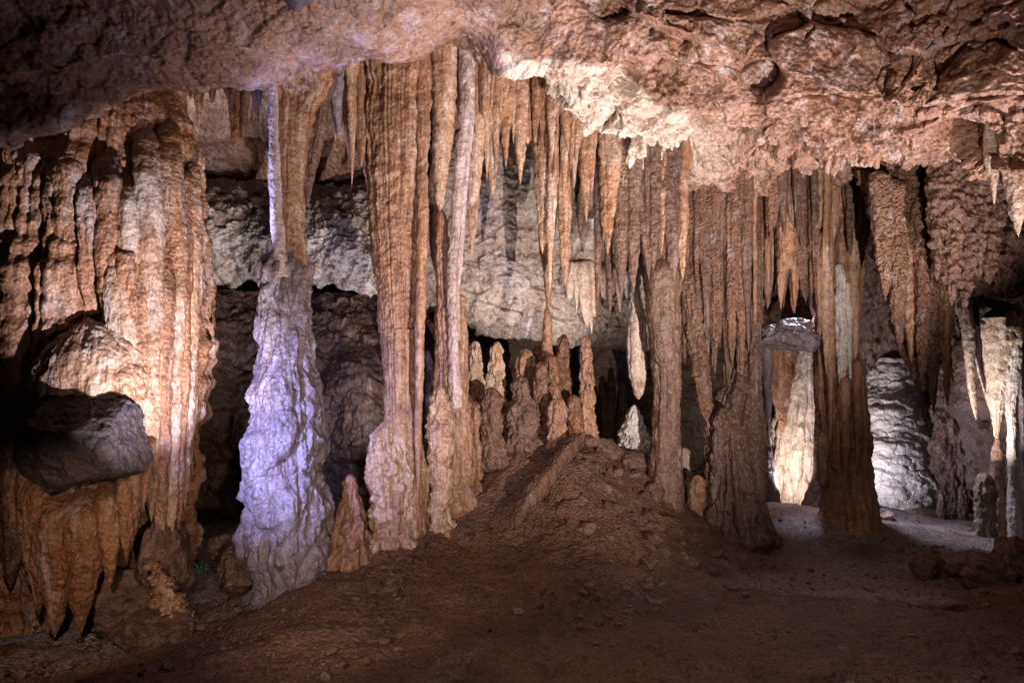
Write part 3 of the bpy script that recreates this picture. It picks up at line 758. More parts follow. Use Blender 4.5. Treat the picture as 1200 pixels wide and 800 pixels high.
# ------------------------------------------------------------------ CENTRE STALACTITE CURTAIN
gC = 'stalactites of the crowded centre curtain'
def lipy(px):
    return float(np.interp(px, [c[0] for c in ceil_cols], [c[1] for c in ceil_cols]))
def T_(px, off=12): return lipy(px) - off
A_ = [(556, 55, 303, 18, 'tanpale', 6.4), (566, 55, 215, 15, 'tanpale', 6.4), (574, 60, 232, 18, 'tanpale', 6.45), (582, 60, 212, 10, 'tan', 6.4), (562, 55, 160, 12, 'tan', 6.3), (549, 48, 150, 12, 'tan', 6.3), (538, 48, 138, 12, 'tanpale', 6.3), (586, 65, 172, 12, 'tan', 6.6), (529, 45, 120, 14, 'tan', 6.35), (570, 50, 140, 12, 'tan', 6.25), (579, 55, 130, 11, 'tan', 6.3)]
stal_cluster(A_, 6.5, 'of the bunch just right of the lilac double cord', gC)
B_ = [(591, 70, 198, 14, 'tan'), (597, 70, 160, 11, 'tan'), (603, 70, 186, 15, 'tanpale'), (609, 74, 217, 14, 'tanpale'), (614, 76, 170, 10, 'tan'), (619, 78, 150, 13, 'tan'), (624, 80, 176, 11, 'tanpale'), (630, 84, 168, 14, 'tan'), (606, 70, 140, 12, 'tan'), (595, 66, 120, 10, 'brown')]
stal_cluster(B_, 6.75, 'hanging under the left end of the bright cream ceiling lip', gC, dj=0.14)
C_ = [(628, 80, 230, 15, 'tan', 7.1), (636, 85, 298, 20, 'tanpale', 6.9), (642, 90, 252, 14, 'tan', 7.0), (649, 95, 341, 15, 'tanpale', 6.8), (658, 98, 340, 14, 'tan', 6.95), (664, 110, 234, 13, 'tanpale', 6.75), (652, 90, 214, 12, 'tan', 6.7), (646, 90, 190, 12, 'tanpale', 6.7), (638, 86, 180, 12, 'tan', 6.75), (632, 85, 214, 13, 'brown', 7.2), (668, 115, 285, 15, 'brown', 7.2)]
stal_cluster(C_, 6.8, 'of the long bunch below the middle of the cream lip', gC)
D_ = [(674, 120, 221, 14, 'tanpale', 6.85), (680, 125, 190, 11, 'tan', 6.8), (687, 130, 262, 24, 'tan', 7.0), (696, 140, 235, 14, 'tan', 7.0), (682, 130, 285, 14, 'brown', 7.3), (671, 115, 200, 12, 'tan', 6.8), (661, 110, 180, 11, 'tan', 6.7)]
stal_cluster(D_, 6.8, 'near the right end of the centre curtain', gC)
stal_cluster([(703, 170, 374, 16, 'brown', 7.2), (711, 180, 368, 12, 'brown', 7.3)], 7.2, 'hanging long and dark right of the centre curtain', gC)
for gx, (x0, x1, ya, yb2, ph) in enumerate([(590, 630, 105, 150, 'in the shaded back row, left half of the centre curtain'), (630, 672, 130, 200, 'in the shaded back row, right half of the centre curtain'), (540, 590, 100, 180, 'in the back row behind the lilac double cord')]):
    it = []
    for k in range(8):
        px = x0 + (x1 - x0) * (k + random.random() * 0.8) / 8
        it.append((px, T_(px, 18), random.uniform(ya, yb2) + (30 if k % 4 == 0 else 0), random.uniform(7, 12), random.choice(['tan', 'brown', 'tan', 'tanpale']), random.uniform(6.9, 7.4)))
    stal_cluster(it, 7, ph, gC)

# hanging pieces in front of the far ledge
stal_cluster([(662, 312, 340, 12, 'grey'), (669, 306, 352, 14, 'cream'), (677, 306, 368, 16, 'cream'), (684, 305, 384, 18, 'cream'), (691, 305, 392, 20, 'cream'), (697, 308, 372, 12, 'cream'), (712, 310, 352, 16, 'cream'), (724, 312, 366, 20, 'cream'), (734, 316, 352, 14, 'cream')], 8.74, 'of the bright cream bunch below the centre curtain', 'bright stalactites on the far ledge', tr=True)
ob = pillar('stalactite', [(325, 742, 746), (350, 738, 752), (370, 736, 756), (400, 735, 757), (430, 736, 757), (450, 739, 756), (468, 746, 752)], 7.6, M['cream'], None, flute=(0.18, 9), lobes=(0.2, 11), rip=0.004, bot_round=True, top_round=True, res=0.011)
tag(ob, 'bright cream spearlike stalactite hanging above the white dome', 'stalactite')
ob = pillar('flowstone_dome', [(474, 741, 746), (490, 734, 752), (505, 727, 759), (518, 725, 762), (528, 727, 760), (545, 730, 756)], 7.9, M['white'], None, flute=(0.12, 12), lobes=(0.45, 16), lz=0.8, rip=0.004, top_round=True, root='g', res=0.011)
tag(ob, 'white cone-shaped calcite dome under the cream spear stalactite', 'stalagmite')
root = thing('thin_column', P(641, 430, 7.6))
tag(root, 'thin pendant column joining a stalactite to the stalagmites on the mound', 'column')
pillar('pendant', [(230, 631, 647), (296, 634, 648), (320, 636, 647), (345, 638, 645), (362, 640, 643)], 7.5, M['tan'], root, flute=(0.2, 9), bot_round=True, res=0.011)
pillar('stem', [(360, 638, 643), (372, 636, 646), (400, 635, 647), (425, 636, 648), (520, 636, 650)], 7.5, M['tan'], root, flute=(0.2, 9), lobes=(0.15, 12), top_round=True, root='g', res=0.011)

# ------------------------------------------------------------------ STALAGMITES ON THE MOUND
gS = 'stalagmites crowded on the dirt mound'
S = [
 (557, [(399, -6, 6), (412, -9, 8), (425, -8, 8), (455, -13, 13), (470, -10, 10), (490, -14, 13), (520, -13, 14)], 7.2, 'tanpale', 'tallest pinkish stalagmite at the left end of the mound group'),
 (557, [(470, -6, 6), (484, -7, 6), (500, -5, 5), (512, -4, 4), (524, -8, 7), (550, -9, 8), (575, -8, 8)], 6.7, 'tan', 'thin stalagmite with a bulb head before the tallest pinkish one'),
 (582, [(400, -5, 6), (425, -8, 9), (445, -11, 11), (475, -12, 12), (520, -13, 13)], 7.2, 'tanpale', 'pointed pinkish stalagmite, second tall one on the mound'),
 (574, [(453, -8, 12), (470, -13, 15), (480, -9, 12), (497, -14, 18), (510, -10, 13), (525, -14, 17), (550, -12, 14)], 6.8, 'brown', 'knobbly dark stalagmite leaning against the second tall pinkish one'),
 (610, [(440, -7, 8), (454, -11, 10), (462, -8, 9), (474, -15, 17), (490, -19, 20), (505, -15, 18), (525, -20, 21)], 7.0, 'brown', 'squat two-lobed figure-like brown stalagmite at the mound centre'),
 (616, [(408, -8, 8), (425, -12, 10), (460, -14, 10), (500, -14, 12)], 7.5, 'tan', 'brown stalagmite behind the figure-like squat one'),
 (634, [(402, -6, 8), (412, -11, 12), (424, -8, 9), (445, -13, 14), (500, -14, 14)], 7.7, 'wet', 'amber stalagmite with a pale knob top beneath the thin pendant'),
 (634, [(423, -6, 7), (440, -8, 8), (465, -9, 9), (500, -11, 10)], 7.2, 'wet', 'amber stalagmite with a round head on the mound crest'),
 (646, [(415, -6, 6), (430, -8, 9), (470, -9, 11), (510, -10, 12)], 7.3, 'wet', 'amber stalagmite right of the round-headed amber one'),
 (652, [(466, -9, 11), (485, -9, 12), (510, -10, 12)], 6.95, 'tan', 'stubby brown stalagmite in front on the mound crest'),
 (660, [(391, -4, 5), (405, -8, 7), (440, -9, 9), (500, -10, 10)], 7.6, 'wet', 'tall pointed amber stalagmite behind the mound crest'),
 (686, [(393, -4, 4), (410, -6, 7), (460, -8, 9), (500, -10, 11)], 7.4, 'tan', 'slim straight stalagmite at the right end of the mound group'),
 (672, [(462, -6, 6), (480, -8, 8), (512, -9, 10)], 7.3, 'wet', 'short amber stalagmite beside the slim straight right-end one'),
 (598, [(470, -6, 6), (490, -9, 8), (520, -10, 12)], 7.3, 'brown', 'short brown stalagmite between the pinkish pair and the figure-like one'),
]
for px, pf, d, m, lab in S:
    stalagmite(px, pf[0][0], pf[-1][0], pf, d, m, lab, lob=0.22, group=gS, lf=11, rip=0.003)
# small faint ones in the back shade
for k, (px, yt, w) in enumerate([(706, 440, 10), (716, 430, 9), (729, 446, 10), (697, 452, 8)]):
    stalagmite(px, yt, 560, [(yt, -w * .3, w * .3), (yt + 20, -w * .5, w * .5), (560, -w * .8, w * .8)], 9.6, 'dark', 'dim stalagmite in the dark hollow behind the white dome, %s from left' % ORD[k], group='dim stalagmites in the dark hollow')

o = pillar('flowstone_mass', [(452, 630, 652), (468, 616, 664), (485, 600, 676), (505, 590, 692), (530, 580, 705)], 7.65, M['wet'], None, flute=(0.12, 8), lobes=(0.4, 7), lz=0.8, rip=0.004, rough=0.015, top_round=True, root='g', ell=0.6)
tag(o, 'wet amber flowstone fusing the feet of the stalagmites on the mound crest', 'flowstone')
o = pillar('flowstone_mass', [(476, 562, 590), (495, 548, 602), (530, 540, 604), (600, 536, 600)], 7.35, M['wet'], None, flute=(0.12, 8), lobes=(0.4, 8), lz=0.8, rip=0.004, rough=0.015, top_round=True, root='g', ell=0.6)
tag(o, 'wet amber flowstone fusing the feet of the pinkish stalagmite pair', 'flowstone')
# slab lying on the mound
def slab():
    c = [P(636, 515, 6.95), P(684, 504, 6.85), P(606, 608, 5.95), P(548, 604, 6.25)]
    n = 90
    top = []
    for i in range(n):
        for j in range(n):
            u, v = i / (n - 1), j / (n - 1)
            p = (c[0] * (1 - v) + c[1] * v) * (1 - u) + (c[3] * (1 - v) + c[2] * v) * u
            top.append(p)
    top = np.array(top)
    q = top.copy()
    uu = np.repeat(np.linspace(0, 1, n), n); vv = np.tile(np.linspace(0, 1, n), n)
    e = np.minimum(np.minimum(uu, 1 - uu) * 10, np.minimum(vv, 1 - vv) * 5).clip(0, 1)
    q[:, 2] += -0.035 + 0.13 * vv ** 2 * np.sin(np.pi * (0.08 + 0.88 * uu)) ** 0.5 + 0.02 * fbm(top * 4, 4) + 0.03 * facets(top * 3) + 0.010 * fbm(top * 20, 3) - 0.03 * (1 - e) ** 2
    q[:, 0] += 0.03 * fbm(top * 6 + 9, 3)
    lo = q.copy(); lo[:, 2] = top[:, 2] - 0.14 
    V = np.concatenate([q, lo])
    f = grid_faces(n, n)
    idx = np.arange(n * n).reshape(n, n)
    rim = np.concatenate([idx[0, :], idx[1:, -1], idx[-1, -2::-1], idx[-2:0:-1, 0]])
    r2 = np.roll(rim, -1)
    side = np.stack([rim, rim + n * n, r2 + n * n, r2], 1)
    return add_obj('rock_slab', V, np.concatenate([f, f[:, ::-1] + n * n, side]), M['ground'], None, c[2])
o = slab(); tag(o, 'long flat brown slab leaning down the left side of the mound', 'rock slab')

# ------------------------------------------------------------------ RIGHT: brown column with bulge
root = thing('flowstone_column', P(778, 600, 7.3))
tag(root, 'brown column with a rounded bulge, just right of the white dome', 'flowstone column')
pillar('body', [(170, 738, 802), (220, 742, 800), (260, 746, 798), (300, 750, 797), (325, 754, 797), (350, 757, 797), (400, 763, 797), (450, 767, 797), (500, 766, 796), (560, 760, 797), (620, 756, 800)], 7.35, M['brown'], root, flute=(0.16, 6), lobes=(0.12, 5), rip=0.005, rough=0.008, root='g', res=0.0125, seed=12)
pillar('bulge', [(300, 766, 786), (318, 757, 793), (340, 756, 795), (380, 760, 792), (430, 765, 790)], 7.22, M['brown'], root, flute=(0.12, 6), lobes=(0.1, 5), top_round=True, bot_round=True, res=0.012)
for k, (px, yt, yb, w, ln, m) in enumerate([(716, 180, 300, 20, -3, 'tan'), (728, 180, 348, 22, -1, 'brown'), (722, 230, 330, 12, 4, 'lilac'), (742, 190, 345, 20, 0, 'brown'), (752, 190, 330, 18, 8, 'brown'), (708, 176, 262, 12, -3, 'brown'), (764, 190, 318, 20, 2, 'brown'), (784, 195, 360, 20, 4, 'brown'), (796, 200, 330, 18, 4, 'tan'), (734, 180, 290, 16, 0, 'brown'), (774, 190, 300, 18, 0, 'tan')]):
    pillar('drapery_lobe', stal_prof(px, yt, yb, w, ln, 2, 0.7, 0.4), 7.1 + 0.03 * (k % 3), M[m], root, flute=(0.25, 9), lobes=(0.15, 10), rip=0.004, bot_round=True, res=0.0115, seed=px)

# ------------------------------------------------------------------ RIGHT: wide fluted curtain and its pillar
root = thing('flowstone_column', P(860, 630, 7.5))
tag(root, 'broad ribbed brown pillar with a shadowed niche at the centre right', 'flowstone column')
pillar('body', [(240, 862, 888, 8.2), (340, 864, 888, 8.1), (420, 860, 890, 8.05), (448, 854, 891, 8.0), (478, 840, 892, 8.0), (520, 830, 893, 7.9), (560, 827, 894, 7.85), (600, 830, 898, 7.8), (640, 834, 904, 7.75)], 8, M['brown'], root, flute=(0.22, 8), lobes=(0.2, 6.5), rip=0.005, rough=0.012, root='g', res=0.0115, seed=14)
pillar('side_stem', [(232, 802, 824, 8.1), (280, 800, 822, 8.05), (330, 801, 821, 7.95), (390, 806, 824, 7.85), (430, 812, 830, 7.8), (470, 820, 836, 7.7), (490, 826, 840, 7.65), (540, 826, 846, 7.6), (630, 828, 850, 7.55)], 7.8, M['rust'], root, flute=(0.2, 8), lobes=(0.25, 9), rip=0.006, rough=0.012, root='g', res=0.0115, seed=15)
pillar('side_stem', [(240, 873, 893, 8.1), (320, 876, 892, 8.0), (400, 878, 893, 7.9), (480, 876, 893, 7.8), (560, 876, 894, 7.7), (635, 872, 902, 7.6)], 7.8, M['brown'], root, flute=(0.18, 8), lobes=(0.2, 9), rip=0.006, root='g', res=0.0115, seed=16)
pillar('foot', [(476, 838, 858), (500, 836, 870), (560, 834, 880), (600, 832, 890), (640, 830, 898)], 7.5, M['brown'], root, flute=(0.16, 9), lobes=(0.32, 9), rip=0.006, rough=0.012, top_round=True, root='g', res=0.0115, seed=18)
pillar('foot', [(598, 880, 896), (615, 878, 902), (640, 876, 908)], 7.4, M['brown'], root, flute=(0.1, 7), lobes=(0.28, 8), top_round=True, root='g', res=0.0115, seed=19)
for k, (px, yt, yb, w, m, d) in enumerate([(814, 240, 392, 16, 'rust', 7.95), (826, 240, 425, 14, 'brown', 7.9), (834, 240, 352, 12, 'rust', 7.85), (840, 240, 440, 17, 'rust', 7.9), (850, 245, 466, 14, 'brown', 7.95), (858, 245, 430, 18, 'rust', 7.85), (867, 245, 458, 12, 'brown', 7.9), (874, 245, 415, 12, 'brown', 7.85)]):
    pillar('drapery_lobe', stal_prof(px, yt, yb, w, random.uniform(-4, 4), random.uniform(1.4, 3), 0.7, 0.3), d, M[m], root, flute=(0.25, 9), lobes=(0.15, 11), rip=0.004, bot_round=True, res=0.011, seed=px)

# hanging ribbed curtain behind / right
def curtain(name, x0, x1, yt, yb_fn, d, mat, seed):
    n = 14
    Cc = []
    for t in (0, 0.33, 0.66, 1.0):
        Cc.append([P(x0 + (x1 - x0) * k / n, yt(x0 + (x1 - x0) * k / n) * (1 - t) + yb_fn(x0 + (x1 - x0) * k / n) * t, d + 0.12 * math.sin(k * 1.7 + seed) + (0.15 if t == 0 else 0)) for k in range(n + 1)])
    S_, nn = sheet_surface(Cc, [44] * 3, [30] * n)
    p = S_.reshape(-1, 3); nn = nn.reshape(-1, 3)
    q = np.stack([p[:, 0] * 9, p[:, 1] * 3, p[:, 2] * 0.6], 1) + seed
    a = np.sqrt(np.abs(perlin(q))) + 0.4 * np.sqrt(np.abs(perlin(q * 2.2 + 3)))
    nn = nn * -np.sign(nn[:, 1:2] + 1e-9)     # towards camera
    d_ = 0.11 * (a - 0.4) + 0.01 * fbm(p * 14, 3)
    fr_ = p + nn * d_[:, None]
    bk_ = p - nn * 0.10
    V = np.concatenate([fr_, bk_])
    nr, nc = S_.shape[:2]
    f = grid_faces(nr, nc); idx = np.arange(nr * nc).reshape(nr, nc)
    rim = np.concatenate([idx[0, :], idx[1:, -1], idx[-1, -2::-1], idx[-2:0:-1, 0]]); r2 = np.roll(rim, -1)
    side = np.stack([rim, rim + nr * nc, r2 + nr * nc, r2], 1)
    return add_obj(name, V, np.concatenate([f, f[:, ::-1] + nr * nc, side]), mat, None, P((x0 + x1) / 2, yt(x0), d))
o = curtain('flowstone_curtain', 796, 962, lambda x: 225 + 0.05 * (x - 796), lambda x: 322 + 16 * math.sin(x * 0.21), 8.5, M['brown'], 2.0)
tag(o, 'wide ribbed brown flowstone curtain behind the hanging stalactites, centre right', 'flowstone curtain')
gR = 'stalactites of the right-hand ribbed curtain'
def fill(x0, x1, n, yt, ya, yb2, wa, wb, d0, d1, mats, phrase, g):
    it = []
    for k in range(n):
        px = x0 + (x1 - x0) * (k + random.random() * 0.8) / n
        it.append((px, yt(px), random.uniform(ya, yb2), random.uniform(wa, wb), random.choice(mats), random.uniform(d0, d1)))
    stal_cluster(it, 7.5, phrase, g)
yt_ = lambda x: 236 + 0.06 * (x - 800)
fill(800, 846, 16, yt_, 290, 400, 6, 14, 8.0, 8.3, ['rust', 'brown', 'brown'], 'in the upper front row over the ribbed pillar, left half', gR)
fill(846, 892, 16, yt_, 300, 410, 6, 14, 8.0, 8.3, ['rust', 'brown', 'brown'], 'in the upper front row over the ribbed pillar, right half', gR)
fill(892, 925, 14, yt_, 320, 366, 7, 14, 8.0, 8.3, ['rust', 'brown', 'tan'], 'of the even row above the lilac boulder', gR)
fill(925, 956, 14, yt_, 315, 368, 7, 14, 8.0, 8.3, ['rust', 'brown', 'tan'], 'of the row between the lilac boulder and the white-streaked column', gR)
fill(802, 846, 16, yt_, 300, 460, 4, 8, 7.8, 8.05, ['rust', 'brown', 'tan'], 'of the long thin ones before the ribbed pillar, left half', gR)
fill(846, 884, 14, yt_, 300, 470, 4, 8, 7.8, 8.05, ['rust', 'brown', 'tan'], 'of the long thin ones before the ribbed pillar, right half', gR)
fill(818, 880, 12, lambda x: 250, 225 + 55, 320, 4, 9, 7.85, 8.0, ['tan', 'brown'], 'of the thin fringe near the ceiling over the ribbed pillar', gR)
fill(895, 960, 16, lambda x: 225, 262, 300, 4, 9, 7.85, 8.05, ['rust', 'brown', 'brown'], 'of the thin fringe near the ceiling above the lilac boulder', gR)
fill(955, 1018, 16, lambda x: 225, 270, 330, 5, 11, 7.9, 8.2, ['tan', 'tanpale', 'brown'], 'of the fringe around the top of the white-streaked column', gR)
fill(700, 800, 18, lambda x: 182, 215, 250, 6, 11, 7.0, 7.25, ['rust', 'brown', 'brown'], 'of the short fringe over the bulging brown column', gR)

# small lit stalagmites at the foot of the pillar
g2 = 'small stalagmites at the left foot of the ribbed pillar'
stalagmite(803, 524, 590, [(524, -5, 5), (540, -7, 7), (565, -8, 9), (590, -10, 10)], 8.2, 'cream', 'small bright cream stalagmite left of the ribbed pillar foot', group=g2)
stalagmite(797, 560, 610, [(560, -5, 6), (575, -9, 10), (610, -12, 12)], 8.0, 'white', 'low pale rounded stalagmite before the small bright cream one', group=g2)
stalagmite(817, 556, 620, [(556, -6, 7), (575, -9, 10), (620, -12, 12)], 7.6, 'tan', 'stumpy tan stalagmite touching the ribbed pillar foot', group=g2)
# ------------------------------------------------------------------ alcove in the back right
o = rock('boulder', 925, 394, 8.6, 70, 40, M['lilac'], seed=51, nplanes=18, rough=0.06, res=110, dep=0.35)
tag(o, 'rough lilac grey boulder jammed above the bright alcove', 'rock')
o = pillar('flowstone_drapery', [(396, 893, 940), (425, 895, 932), (450, 899, 926), (475, 907, 923), (495, 912, 921), (508, 915, 918)], 10.2, M['orange'], None, flute=(0.16, 6), lobes=(0.1, 6), bot_round=True, ell=0.5)
tag(o, 'brown draped flowstone hanging to a point inside the bright alcove', 'flowstone')
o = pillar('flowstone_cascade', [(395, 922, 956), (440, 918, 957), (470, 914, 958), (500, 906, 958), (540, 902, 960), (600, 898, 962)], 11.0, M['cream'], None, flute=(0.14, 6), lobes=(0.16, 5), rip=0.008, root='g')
tag(o, 'brightly lit white flowstone cascade inside the right alcove', 'flowstone')
root = thing('thin_column', P(902, 580, 9.9))
tag(root, 'thin lilac column with a pinched waist at the left of the alcove', 'column')
pillar('hanging_part', [(385, 889, 906), (420, 892, 905), (470, 897, 904), (500, 899, 903), (520, 900, 902)], 9.9, M['lilac'], root, flute=(0.2, 8), lobes=(0.15, 9), bot_round=True)
pillar('standing_part', [(516, 899, 903), (535, 897, 906), (560, 895, 909), (590, 892, 914)], 9.9, M['lilac'], root, flute=(0.2, 8), lobes=(0.15, 9), top_round=True, root='g')
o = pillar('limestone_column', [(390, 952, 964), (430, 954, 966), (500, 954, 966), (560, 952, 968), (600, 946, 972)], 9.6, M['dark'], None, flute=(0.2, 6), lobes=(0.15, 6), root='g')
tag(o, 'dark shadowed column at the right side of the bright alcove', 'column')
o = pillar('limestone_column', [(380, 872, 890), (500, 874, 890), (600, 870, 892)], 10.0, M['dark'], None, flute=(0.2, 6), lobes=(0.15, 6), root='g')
tag(o, 'dim column half hidden behind the ribbed pillar, left of the alcove', 'column')

# ------------------------------------------------------------------ white-streaked column
root = thing('limestone_column', P(985, 605, 8.6))
tag(root, 'ribbed tan column with a bright white streak, right of the bright alcove', 'column')
pillar('body', [(225, 940, 1020), (255, 946, 1012), (300, 950, 1008), (350, 954, 1003), (400, 957, 1003), (450, 960, 1010), (500, 962, 1014), (550, 962, 1016), (600, 962, 1022)], 8.4, M['tan'], root, flute=(0.22, 6), lobes=(0.14, 5), rip=0.005, rough=0.009, root='g', res=0.014, seed=20)
pillar('white_streak', stal_prof(983, 308, 462, 15, 3, 2.4, 0.7, -0.6), 8.12, M['white'], root, flute=(0.5, 16), lobes=(0.3, 14), rough=0.01, top_round=True, bot_round=True)
pillar('white_streak', stal_prof(992, 330, 450, 9, 4, 2.4, 0.7, -0.4), 8.13, M['white'], root, flute=(0.5, 16), lobes=(0.3, 14), rough=0.01, top_round=True, bot_round=True)
for px, yt, yb, w, m in [(966, 240, 440, 14, 'tanpale'), (972, 240, 520, 12, 'tan'), (1000, 240, 430, 14, 'tanpale'), (958, 250, 400, 10, 'tan'), (1004, 420, 560, 11, 'tan'), (990, 440, 560, 14, 'tan')]:
    pillar('flute_rib', stal_prof(px, yt, yb, w, 2, 2.6, 0.7, 0), 8.12, M[m], root, flute=(0.25, 9), lobes=(0.14, 9), bot_round=True, top_round=True, seed=px)
pillar('side_rib', [(420, 1008, 1014), (470, 1010, 1015), (540, 1011, 1017), (575, 1012, 1022), (610, 1010, 1028)], 8.35, M['lilac'], root, flute=(0.2, 8), lobes=(0.14, 8), root='g')
pillar('knob', [(506, 959, 968), (520, 957, 970), (545, 958, 971), (570, 960, 970)], 8.2, M['tanpale'], root, flute=(0.1, 8), lobes=(0.15, 9), top_round=True, bot_round=True)
# ------------------------------------------------------------------ right: hanging drapery masses
root = thing('flowstone_drapery', P(1060, 180, 7.0))
tag(root, 'large rough orange brown drapery hanging from the ceiling at the right', 'flowstone')
pillar('body', [(165, 1008, 1100), (210, 1016, 1098), (250, 1024, 1100), (300, 1032, 1102), (350, 1040, 1100), (400, 1054, 1100), (430, 1066, 1098), (460, 1078, 1096)], 7.3, M['rust'], root, flute=(0.16, 6), lobes=(0.34, 7), lz=0.6, rip=0.006, rough=0.026, bot_round=True, res=0.0115, ell=0.8, seed=22)
for k, (px, yt, yb, w, ln, m) in enumerate([(1030, 200, 352, 24, 8, 'rust'), (1046, 210, 415, 24, 10, 'rust'), (1060, 260, 425, 18, 8, 'tan'), (1078, 230, 462, 20, 4, 'rust'), (1092, 260, 490, 17, 3, 'brown'), (1102, 280, 420, 18, 4, 'brown'), (1108, 300, 476, 16, 2, 'tan'), (1072, 250, 330, 12, 4, 'lilac'), (1040, 250, 320, 10, -2, 'lilac')]):
    pillar('drapery_lobe', stal_prof(px, yt, yb, w, ln, 2.2, 0.7, 0.2), 6.98 + 0.04 * (k % 3) + (0.15 if px > 1090 else 0), M[m], root, flute=(0.2, 8), lobes=(0.3, 11), rip=0.006, rough=0.01, bot_round=True, top_round=True, res=0.011, seed=px)
root = thing('flowstone_drapery', P(1150, 180, 6.8))
tag(root, 'dark brown rubbly drapery mass hanging in the upper right corner', 'flowstone')
pillar('body', [(165, 1090, 1230), (220, 1092, 1230), (280, 1100, 1226), (318, 1112, 1226), (336, 1124, 1222), (352, 1140, 1214)], 7.0, M['brown'], root, flute=(0.10, 5), lobes=(0.36, 6.5), lz=0.7, rip=0.006, rough=0.035, bot_round=True, res=0.0125, ell=0.7, seed=24)
for k, (px, yt, yb, w, ln) in enumerate([(1112, 180, 360, 30, 4), (1130, 180, 372, 26, 0), (1180, 200, 346, 36, 4), (1206, 190, 372, 40, 4), (1160, 180, 336, 34, 0), (1146, 180, 330, 22, 0), (1096, 180, 330, 22, 2)]):
    pillar('drapery_lobe', stal_prof(px, yt, yb, w, ln, 2.2, 0.7, 0.1), 6.6 if px < 1170 else 7.0, M['brown'], root, flute=(0.15, 8), lobes=(0.4, 9), lz=0.6, rip=0.006, rough=0.022, bot_round=True, res=0.012, seed=px)
o = pillar('stalactite', stal_prof(1186, 150, 278, 26, 8, 1.8, 0.7, 0.5), 5.7, M['cream'], None, flute=(0.15, 8), lobes=(0.28, 9), rip=0.004, bot_round=True, res=0.01)
tag(o, 'stout pinkish cream stalactite at the far right edge', 'stalactite')
o = pillar('stalactite', stal_prof(1164, 185, 240, 12, 2, 1.8, 0.7, 0.5), 5.75, M['cream'], None, flute=(0.15, 8), lobes=(0.28, 9), bot_round=True, res=0.01)
tag(o, 'small pinkish pointed stalactite left of the stout one at far right', 'stalactite')
# ------------------------------------------------------------------ right column
root = thing('limestone_column', P(1170, 620, 8.3))
tag(root, 'cream and white waisted column with a grey cap at the right edge', 'column')
rock('cap_rock', 1158, 366, 8.35, 50, 44, M['slate'], seed=61, parent=root, nplanes=18, rough=0.06)
pillar('hanging_part', [(372, 1136, 1190), (400, 1142, 1192), (430, 1149, 1187), (460, 1156, 1179), (490, 1163, 1174), (516, 1167, 1170)], 8.3, M['cream'], root, flute=(0.2, 8), lobes=(0.12, 8), bot_round=True)
pillar('standing_part', [(510, 1167, 1171), (530, 1163, 1174), (570, 1160, 1177), (625, 1158, 1179)], 8.3, M['tanpale'], root, flute=(0.15, 8), lobes=(0.15, 8), top_round=True, root='g')
pillar('side_stem', [(365, 1176, 1188), (420, 1179, 1196), (480, 1180, 1190), (560, 1182, 1192), (630, 1180, 1198)], 8.15, M['white'], root, flute=(0.2, 8), lobes=(0.2, 8), root='g')
pillar('side_stem', [(400, 1192, 1206), (460, 1194, 1204), (520, 1196, 1206), (560, 1198, 1204)], 8.4, M['lilac'], root, flute=(0.2, 8), lobes=(0.2, 8), bot_round=True)
pillar('hanging_rib', stal_prof(1129, 340, 400, 14, 2, 2.2, 0.7, 0.2), 8.2, M['white'], root, flute=(0.25, 9), lobes=(0.16, 9), bot_round=True)
pillar('hanging_rib', stal_prof(1130, 360, 492, 13, 14, 2.4, 0.7, 0.2), 8.15, M['cream'], root, flute=(0.25, 9), lobes=(0.16, 9), bot_round=True)
stalagmite(1154, 553, 625, [(553, -8, 8), (575, -11, 10), (625, -9, 12)], 8.1, 'moss', 'thick greenish stump-like stalagmite beside the cream waisted column')
g3 = 'dark stalagmite silhouettes before the lit back wall'
stalagmite(1103, 577, 612, [(577, -3, 3), (590, -4, 4), (612, -5, 5)], 9.4, 'dark', 'shorter left one of two dark pointed stalagmites, back right', group=g3)
stalagmite(1127, 568, 614, [(568, -3, 4), (585, -5, 5), (614, -6, 6)], 9.4, 'dark', 'taller right one of two dark pointed stalagmites, back right', group=g3)
# white-lit flowstone apron on the back wall and brown popcorn column
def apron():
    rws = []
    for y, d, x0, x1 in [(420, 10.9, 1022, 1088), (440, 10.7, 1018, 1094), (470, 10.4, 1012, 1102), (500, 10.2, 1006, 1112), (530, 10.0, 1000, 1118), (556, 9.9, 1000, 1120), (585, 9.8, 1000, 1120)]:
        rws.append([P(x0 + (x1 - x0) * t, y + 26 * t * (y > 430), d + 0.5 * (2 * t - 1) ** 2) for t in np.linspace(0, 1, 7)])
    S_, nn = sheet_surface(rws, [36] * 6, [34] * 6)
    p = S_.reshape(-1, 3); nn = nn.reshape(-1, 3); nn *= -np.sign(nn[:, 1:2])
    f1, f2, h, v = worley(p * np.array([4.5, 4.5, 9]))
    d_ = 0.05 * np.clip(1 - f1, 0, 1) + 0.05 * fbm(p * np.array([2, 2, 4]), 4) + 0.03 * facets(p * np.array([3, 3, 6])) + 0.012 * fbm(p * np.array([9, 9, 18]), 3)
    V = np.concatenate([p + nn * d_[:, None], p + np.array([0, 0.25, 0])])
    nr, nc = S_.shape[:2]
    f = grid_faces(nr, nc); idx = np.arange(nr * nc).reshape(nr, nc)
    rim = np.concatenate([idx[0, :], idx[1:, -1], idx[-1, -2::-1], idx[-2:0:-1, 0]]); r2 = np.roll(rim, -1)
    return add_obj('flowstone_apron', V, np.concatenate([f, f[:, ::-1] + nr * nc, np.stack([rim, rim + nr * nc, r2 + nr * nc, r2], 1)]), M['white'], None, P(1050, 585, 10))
o = apron(); tag(o, 'layered white flowstone apron on the back wall, lit cool white', 'flowstone')
